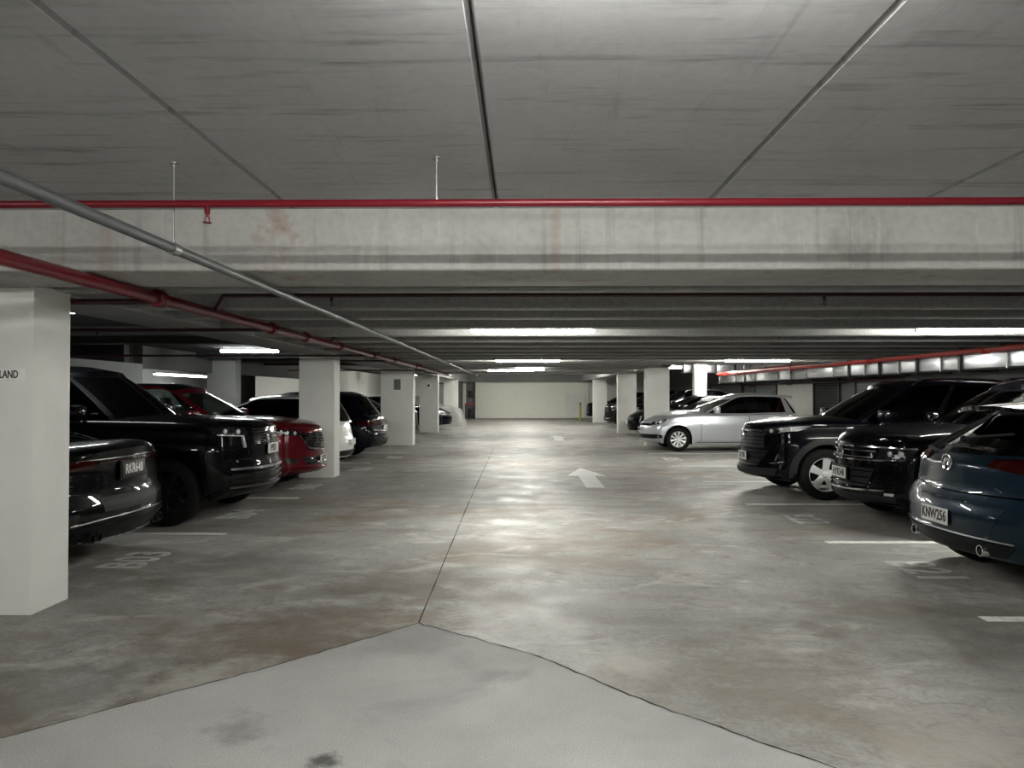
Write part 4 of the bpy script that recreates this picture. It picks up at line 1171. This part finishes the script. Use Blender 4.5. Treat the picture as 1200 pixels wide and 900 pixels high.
batten(-5.28, 8.75, 2.54, 1.42, 'fluorescent light over the left bays beside the nearest pillar', 'tube_cool', drop=.01)
batten(-6.5, 17.2, 2.55, 1.42, 'fluorescent light over the left bays behind the red SUV', 'tube_cool', drop=.01)
batten(-13.6, 28.8, 2.27, 4.4, 'long continuous light strip in the further room on the left', 'tube_cool', drop=.28, along='y')
batten(-11.0, 29.0, 2.50, 1.42, 'far fluorescent light in the further room on the left', drop=.05)
batten(-6.0, 38.0, 2.55, 1.42, 'fluorescent light by the white garage doors at the far left', drop=.18)
batten(7.0, 27.2, 2.69, 1.42, 'added hidden light over the far right bays, brightening the cross duct', 'tube_far', drop=.04)  # unseen lamp added to light the front of the cross duct
batten(.30, 1.55, 2.567, 1.42, 'fluorescent light on the near ceiling above the camera', bare=True, thin=True)
batten(5.2, 1.3, 2.567, 1.42, 'fluorescent light on the near ceiling right of the camera', bare=True, thin=True)
batten(-5.6, -1.2, 2.567, 1.42, 'fluorescent light on the near ceiling left behind the camera', bare=True, thin=True)
batten(.3, -2.6, 2.567, 1.42, 'added unseen light on the ceiling just behind the camera', bare=True, thin=True)  # lamp added behind the view to brighten the near area
batten(.3, -6, 2.567, 1.42, 'added unseen light on the ceiling well behind the camera', bare=True, thin=True)  # another unseen lamp added for the near floor and ceiling

# lit sign hanging in the aisle
r = empty('hanging_sign', (.215, 20.4, 2.255)); tag(r, 'white lit box sign hanging over the far middle of the aisle', 'lit sign')
mb = MB(); mb.box(-.40, .40, -.05, .05, -.095, .095, .008); mb.build('sign_box', M['signlit'], r)
mb = MB(); mb.box(-.30, -.12, -.054, -.05, -.03, .04); mb.box(-.08, .08, -.054, -.05, -.03, .04); mb.box(.12, .26, -.054, -.05, -.03, .04); mb.build('sign_print', M['signink'], r, smooth=None)
for sx in (-.3, .3):
    mb = MB(); mb.tube((sx, 0, .09), (sx, 0, .25), .006, 8); mb.build('hanger', M['steel'], r)

# ------------------------------------------------------------------ pipes
def sprinkler(root, x, y, z, mat, s=1.0):
    mb = MB(); mb.tube((x, y, z), (x, y, z-.035*s), .013*s, 10); mb.tube((x, y, z-.035*s), (x, y, z-.05*s), .008*s, 8)
    mb.tube((x-.008*s, y, z-.05*s), (x-.010*s, y, z-.075*s), .003*s, 6); mb.tube((x+.008*s, y, z-.05*s), (x+.010*s, y, z-.075*s), .003*s, 6)
    mb.tube((x, y, z-.075*s), (x, y, z-.079*s), .020*s, 12)
    return mb.build('sprinkler_head', mat, root)
def hanger(root, x, y, z0, z1, disc=True):
    mb = MB(); mb.tube((x, y, z0), (x, y, z1), .0045, 8)
    if disc: mb.tube((x, y, z1-.006), (x, y, z1), .022, 14); mb.tube((x, y, z1-.02), (x, y, z1-.006), .009, 8)
    mb.tube((x, y, z0-.012), (x, y, z0+.012), .010, 8)
    return mb.build('hanger_rod', M['steel'], root)
# front red sprinkler line
Y1, Z1 = 3.32, 2.382
r = empty('sprinkler_pipe', (0, Y1, Z1)); tag(r, 'red sprinkler pipe running right across in front of the concrete beam', 'pipe')
mb = MB(); mb.tube((-9, 0, 0), (9, 0, -.005), .0175, 18); mb.build('pipe', M['red_pipe'], r)
hanger(r, -.395, 0, .015, HS-Z1)
hanger(r, -4.2, 0, .015, HS-Z1); hanger(r, 4.6, 0, .015, HS-Z1)
sprinkler(r, -1.455, 0, -.012, M['red_pipe'], 1.0)
# grey conduit down the aisle
XG, ZG = -1.64, 2.184
r = empty('conduit', (XG, 0, ZG)); tag(r, 'grey metal conduit running down the aisle under the beam', 'pipe')
mb = MB(); mb.tube((0, -6, 0), (0, 26, 0), .024, 18); mb.build('pipe', M['grey_pipe'], r)
hanger(r, 0, 3.38, .02, HS-ZG)
for y in (-1, 9.0, 12.2, 15.4, 18.5, 21.7): hanger(r, 0, y+.3, .02, (HS if y < 4 else HR)-ZG, y < 4)
for y in (3.38, 9.3, 15.7):
    mb = MB(); mb.tube((0, y-.03, 0), (0, y+.03, 0), .029, 18); mb.build('coupling', M['steel'], r)
# big red main
XM, ZM = -2.58, 2.178
r = empty('sprinkler_main', (XM, 0, ZM)); tag(r, 'thick red sprinkler main running back along the left side', 'pipe')
mb = MB(); mb.tube((0, -7, 0), (0, 26, 0), .042, 24); mb.build('pipe', M['red_pipe'], r)
for y in (5.10, 7.45, 8.6, 10.2, 12.5, 14.5, 17.5):
    mb = MB(); mb.lathe([(.042, y-.05), (.060, y-.045), (.062, y-.01), (.054, y), (.062, y+.01), (.060, y+.045), (.042, y+.05)], n=22)
    mb.box(-.075, -.050, y-.03, y+.03, -.012, .012); mb.box(.050, .075, y-.03, y+.03, -.012, .012)
    mb.build('pipe_coupling', M['red_pipe'], r)
for y in (3.1, 6.8, 9.9, 13.1, 16.2, 19.4): hanger(r, 0, y, .04, (HS if y < 4 else HR)-ZM, y < 4)
def branch(label, mat, y, x0, x1, z, rad, heads, hangs, rise=None, top=HR):
    q = empty('branch_pipe', (0, y, z)); tag(q, label, 'pipe')
    mb = MB()
    mb.tube((x0, 0, 0), (x1, 0, 0), rad, 14)
    if rise: mb.tube((XM+.03, 0, ZM-z+.02), (x0, 0, 0), rad, 14); mb.ball((x0, 0, 0), rad*1.15, rad*1.15, rad*1.15)
    mb.build('pipe', mat, q)
    for h in heads: sprinkler(q, h, 0, -rad*.6, mat, .95)
    for h in hangs: hanger(q, h, 0, rad, top-z, False)
branch('dark red branch pipe crossing the aisle just behind the beam', M['dark_pipe'], 5.98, -2.48, 7.2, 2.318, .0165, (-1.58, 2.48), (-1.7, 1.0, 4.0), rise=True)
branch('dark red branch pipe running left from the main behind the nearest pillar', M['dark_pipe'], 5.32, -8.4, -2.632, 2.185, .022, (-5.9,), (), top=2.6)
branch('dark branch pipe over the tall black SUV', M['dark_pipe'], 7.45, -8.4, -2.632, 2.165, .018, (-4.4, -6.6), (-5.2,), top=2.36)
branch('dark branch pipe above the second left pillar', M['dark_pipe'], 12.5, -8.4, -2.632, 2.170, .018, (), (-5.2,), top=2.6)
branch('dark branch pipe between the second and third left pillars', M['dark_pipe'], 14.5, -5.0, -2.632, 2.170, .018, (), (), top=2.36)
branch('dark branch pipe above the widest left pillar', M['dark_pipe'], 20.4, -6.6, -2.632, 2.175, .02, (), (), top=2.36)
branch('dark branch pipe crossing the aisle over the first light', M['dark_pipe'], 9.65, -2.48, 7.2, 2.318, .0165, (-.6, 3.4), (1.0,), rise=True)
branch('dark branch pipe crossing the aisle over the arrow', M['dark_pipe'], 12.8, -2.48, 7.2, 2.318, .0165, (-1.1, 1.9), (1.0,), rise=True)
branch('dark branch pipe crossing the aisle before the far lights', M['dark_pipe'], 18.0, -2.48, 3.4, 2.318, .0165, (-.9, 1.1), (1.0,), rise=True)

# right side: red main and duct
r = empty('sprinkler_main', (7.60, 0, 2.262)); tag(r, 'bright red sprinkler main running back along the right side above the duct', 'pipe')
mb = MB(); mb.tube((0, 5.2, .0), (0, 28.2, .0), .078, 24); mb.build('pipe', M['red_bright'], r)
for y in (8.2, 12.0, 16.0, 20.5, 25.5):
    mb = MB(); mb.lathe([(.078, y-.06), (.098, y-.05), (.100, y-.01), (.090, y), (.100, y+.01), (.098, y+.05), (.078, y+.06)], n=22); mb.build('pipe_coupling', M['red_bright'], r)
for y in (8.9, 14.0, 19.1, 24.2):
    hanger(r, 0, y, .055, (2.60 if y < 17 else 2.72)-2.262, False)
r = empty('air_duct', (8.05, 0, 2.085)); tag(r, 'long galvanised sheet metal duct running back above the right bays', 'duct')
ys = [9.0, 11.0, 11.75, 13.6, 15.1, 16.6, 18.3, 20.0, 22.2, 24.4, 26.6, 28.8]
for a, b in zip(ys, ys[1:]):
    mb = MB(); mb.box(-.25, .35, a+.01, b-.01, -.14, .18, .004); 
    mb.build('duct_section', M['duct'], r)
for y in ys:
    mb = MB(); mb.box(-.275, .375, y-.018, y+.018, -.165, .205); mb.build('duct_flange', M['steel'], r, smooth=None)
for y in (13.0, 14.4, 15.9, 17.4, 21.1, 25.5):
    mb = MB(); mb.box(-.29, -.265, y-.035, y+.035, -.19, .45); mb.box(.375, .395, y-.02, y+.02, -.19, .45); mb.box(-.29, .395, y-.02, y+.02, -.19, -.165); mb.build('duct_strap', M['black_steel'], r, smooth=None)
# cross duct and its hangers beyond
r = empty('air_duct', (8.1, 28.6, 2.49)); tag(r, 'bright sheet metal duct crossing at the far right behind the silver hatchback', 'duct')
for x0, x1 in ((-1.75, -1.25), (-1.15, -.55), (-.45, .2), (.3, .85)):
    mb = MB(); mb.box(x0, x1, 0, .5, -.15, .17, .004); mb.build('duct_section', M['duct'], r)
for x in (-1.2, -.5, .25):
    mb = MB(); mb.box(x-.05, x+.05, -.03, .53, -.18, .24); mb.build('duct_strap', M['black_steel'], r, smooth=None)
# shelf of pipes below the duct
r = empty('service_pipe', (8.75, 0, 1.86)); tag(r, 'dark service pipe running under the duct along the right wall', 'pipe')
mb = MB(); mb.tube((0, 16.6, 0), (0, 29.2, 0), .035, 14); mb.build('pipe', M['dark_pipe'], r)
for y in (17, 20, 24, 28):
    mb = MB(); mb.box(-.04, .12, y-.02, y+.02, -.06, -.035); mb.build('pipe_bracket', M['black_steel'], r, smooth=None)
# right wall: doors and pale block piers
for y0, y1, nm, mt, lab in ((29.6, 34.6, 'door', 'door_grey', 'grey roller door on the right wall furthest along'),
                       (25.6, 28.0, 'door', 'door_grey', 'grey roller door on the right wall before the pale block pier'),
                       (20.6, 22.4, 'door', 'dark_void', 'dark door in the right wall beyond the pale block pier'),
                       (16.6, 19.6, 'door', 'door_grey', 'grey roller door on the right wall behind the SUV with cladding')):
    r = empty('garage_door', (9.0, (y0+y1)/2, 0)); tag(r, lab, 'garage door')
    w = y1-y0; mb = MB()
    nsl = 22
    for q in range(nsl):
        z = .02+q*1.86/nsl; mb.box(-.05, -.01, -w/2+.05, w/2-.05, z, z+1.86/nsl-.012)
    mb.build('door_panel', M[mt], r, smooth=None)
    mb = MB(); mb.box(-.08, 0, -w/2, -w/2+.05, 0, 1.95); mb.box(-.08, 0, w/2-.05, w/2, 0, 1.95); mb.box(-.08, 0, -w/2, w/2, 1.9, 1.97); mb.build('door_frame', M['black_steel'], r, smooth=None)
wallbox('wall_right', 8.93, 9.0, 22.45, 25.5, 0, 1.92, M['wall_white'])
wallbox('wall_right', 8.90, 9.0, 8.6, 45, 1.96, 2.12, M['wall_grey'])
# shelf, shade put into its dark colour, along the right wall behind the near cars
wallbox('wall_right', 8.6, 9.0, 5.0, 16.4, 0, 2.6, M['rib_shade'])

# far left: white garage door, black boards, red barrier
r = empty('garage_door', (-4.75, 45.6, 0)); tag(r, 'white panel garage door in the end wall at the far left', 'garage door')
mb = MB()
for q in range(5): mb.box(-.72, .72, -.06, -.02, .02+q*.42, .02+q*.42+.405)
mb.build('door_panel', M['door_white'], r, smooth=None)
mb = MB(); mb.box(-.80, -.72, -.09, 0, 0, 2.2); mb.box(.72, .80, -.09, 0, 0, 2.2); mb.box(-.8, .8, -.09, 0, 2.12, 2.22); mb.build('door_frame', M['door_grey'], r, smooth=None)
mb = MB(); mb.box(-3.35, -3.05, 45.70, 45.9, 1.32, 1.72, .01); mb.build('notice_board', M['black_steel']); tag(bpy.data.objects['notice_board'], 'small black box on the wall left of the cream end wall, upper one', 'box')
mb = MB(); mb.box(-3.38, -3.08, 45.6, 45.9, 0.0, .60, .01); o = mb.build('electrical_box', M['black_steel']); tag(o, 'black box low on the wall left of the cream end wall', 'box')
r = empty('barrier_rail', (-3.2, 44.4, 0)); tag(r, 'red barrier rail standing before the black boxes at the far end', 'barrier')
mb = MB(); mb.box(-.33, .33, -.03, .03, .85, .93, .006); mb.build('rail', M['red_steel'], r)
for sx in (-.28, .28):
    mb = MB(); mb.tube((sx, 0, 0), (sx, 0, .86), .022, 10); mb.box(sx-.08, sx+.08, -.15, .15, 0, .02); mb.build('post', M['black_steel'], r)
wallbox('trim_4', -3.95, -3.75, 42.2, 45.6, 0, 2.7, M['wall_grey'])
# yellow green post by the last right car
r = empty('bollard', (3.28, 41.0, 0)); tag(r, 'yellow green post in front of the last dark SUV on the right', 'bollard')
mb = MB(); mb.lathe([(0, 0), (.11, 0), (.11, .03), (.06, .05), (.055, .86), (.045, .90), (0, .92)], axis='z', n=18); mb.build('post', M['hivis'], r)
mb = MB(); mb.ball((0, 0, .97), .05, .05, .07); mb.build('reflector_cap', M['ink_black'], r)
# things standing against the far left walls
mb = MB(); mb.box(-12.0, -11.5, 26.0, 26.6, 0, 1.55, .02); o = mb.build('storage_cabinet', M['wall_grey'], None); tag(o, 'grey storage cabinet in the further room seen between the left pillars', 'cabinet')

# ------------------------------------------------------------------ cars
car_astra(); car_tiguan(); car_rav(); car_golf(); fillers()
car_audi(); car_rover(); car_mazda(); left_fillers(); covered_car()

# ------------------------------------------------------------------ camera, world
w = bpy.data.worlds.new('World'); scn.world = w; w.use_nodes = True
w.node_tree.nodes['Background'].inputs[0].default_value = (0, 0, 0, 1)
w.node_tree.nodes['Background'].inputs[1].default_value = 0
cam = bpy.data.cameras.new('Camera'); co = bpy.data.objects.new('Camera', cam); col.objects.link(co)
F = 850.0
cam.sensor_fit = 'HORIZONTAL'; cam.sensor_width = 36; cam.lens = 36*F/1200
cam.clip_start = .05; cam.clip_end = 200
co.location = (0, 0, 1.5)
co.rotation_euler = (PI/2+math.atan(12/F), 0, math.atan(12/F))
scn.camera = co
scn.view_settings.view_transform = 'Standard'; scn.view_settings.look = 'None'
scn.view_settings.exposure = EXPOSURE; scn.view_settings.gamma = 1; scn.view_settings.use_curve_mapping = False
scn.cycles.max_bounces = 8; scn.cycles.diffuse_bounces = 5; scn.cycles.glossy_bounces = 4; scn.cycles.transparent_max_bounces = 8
scn.cycles.use_denoising = True
scn.cycles.sample_clamp_indirect = 6.0
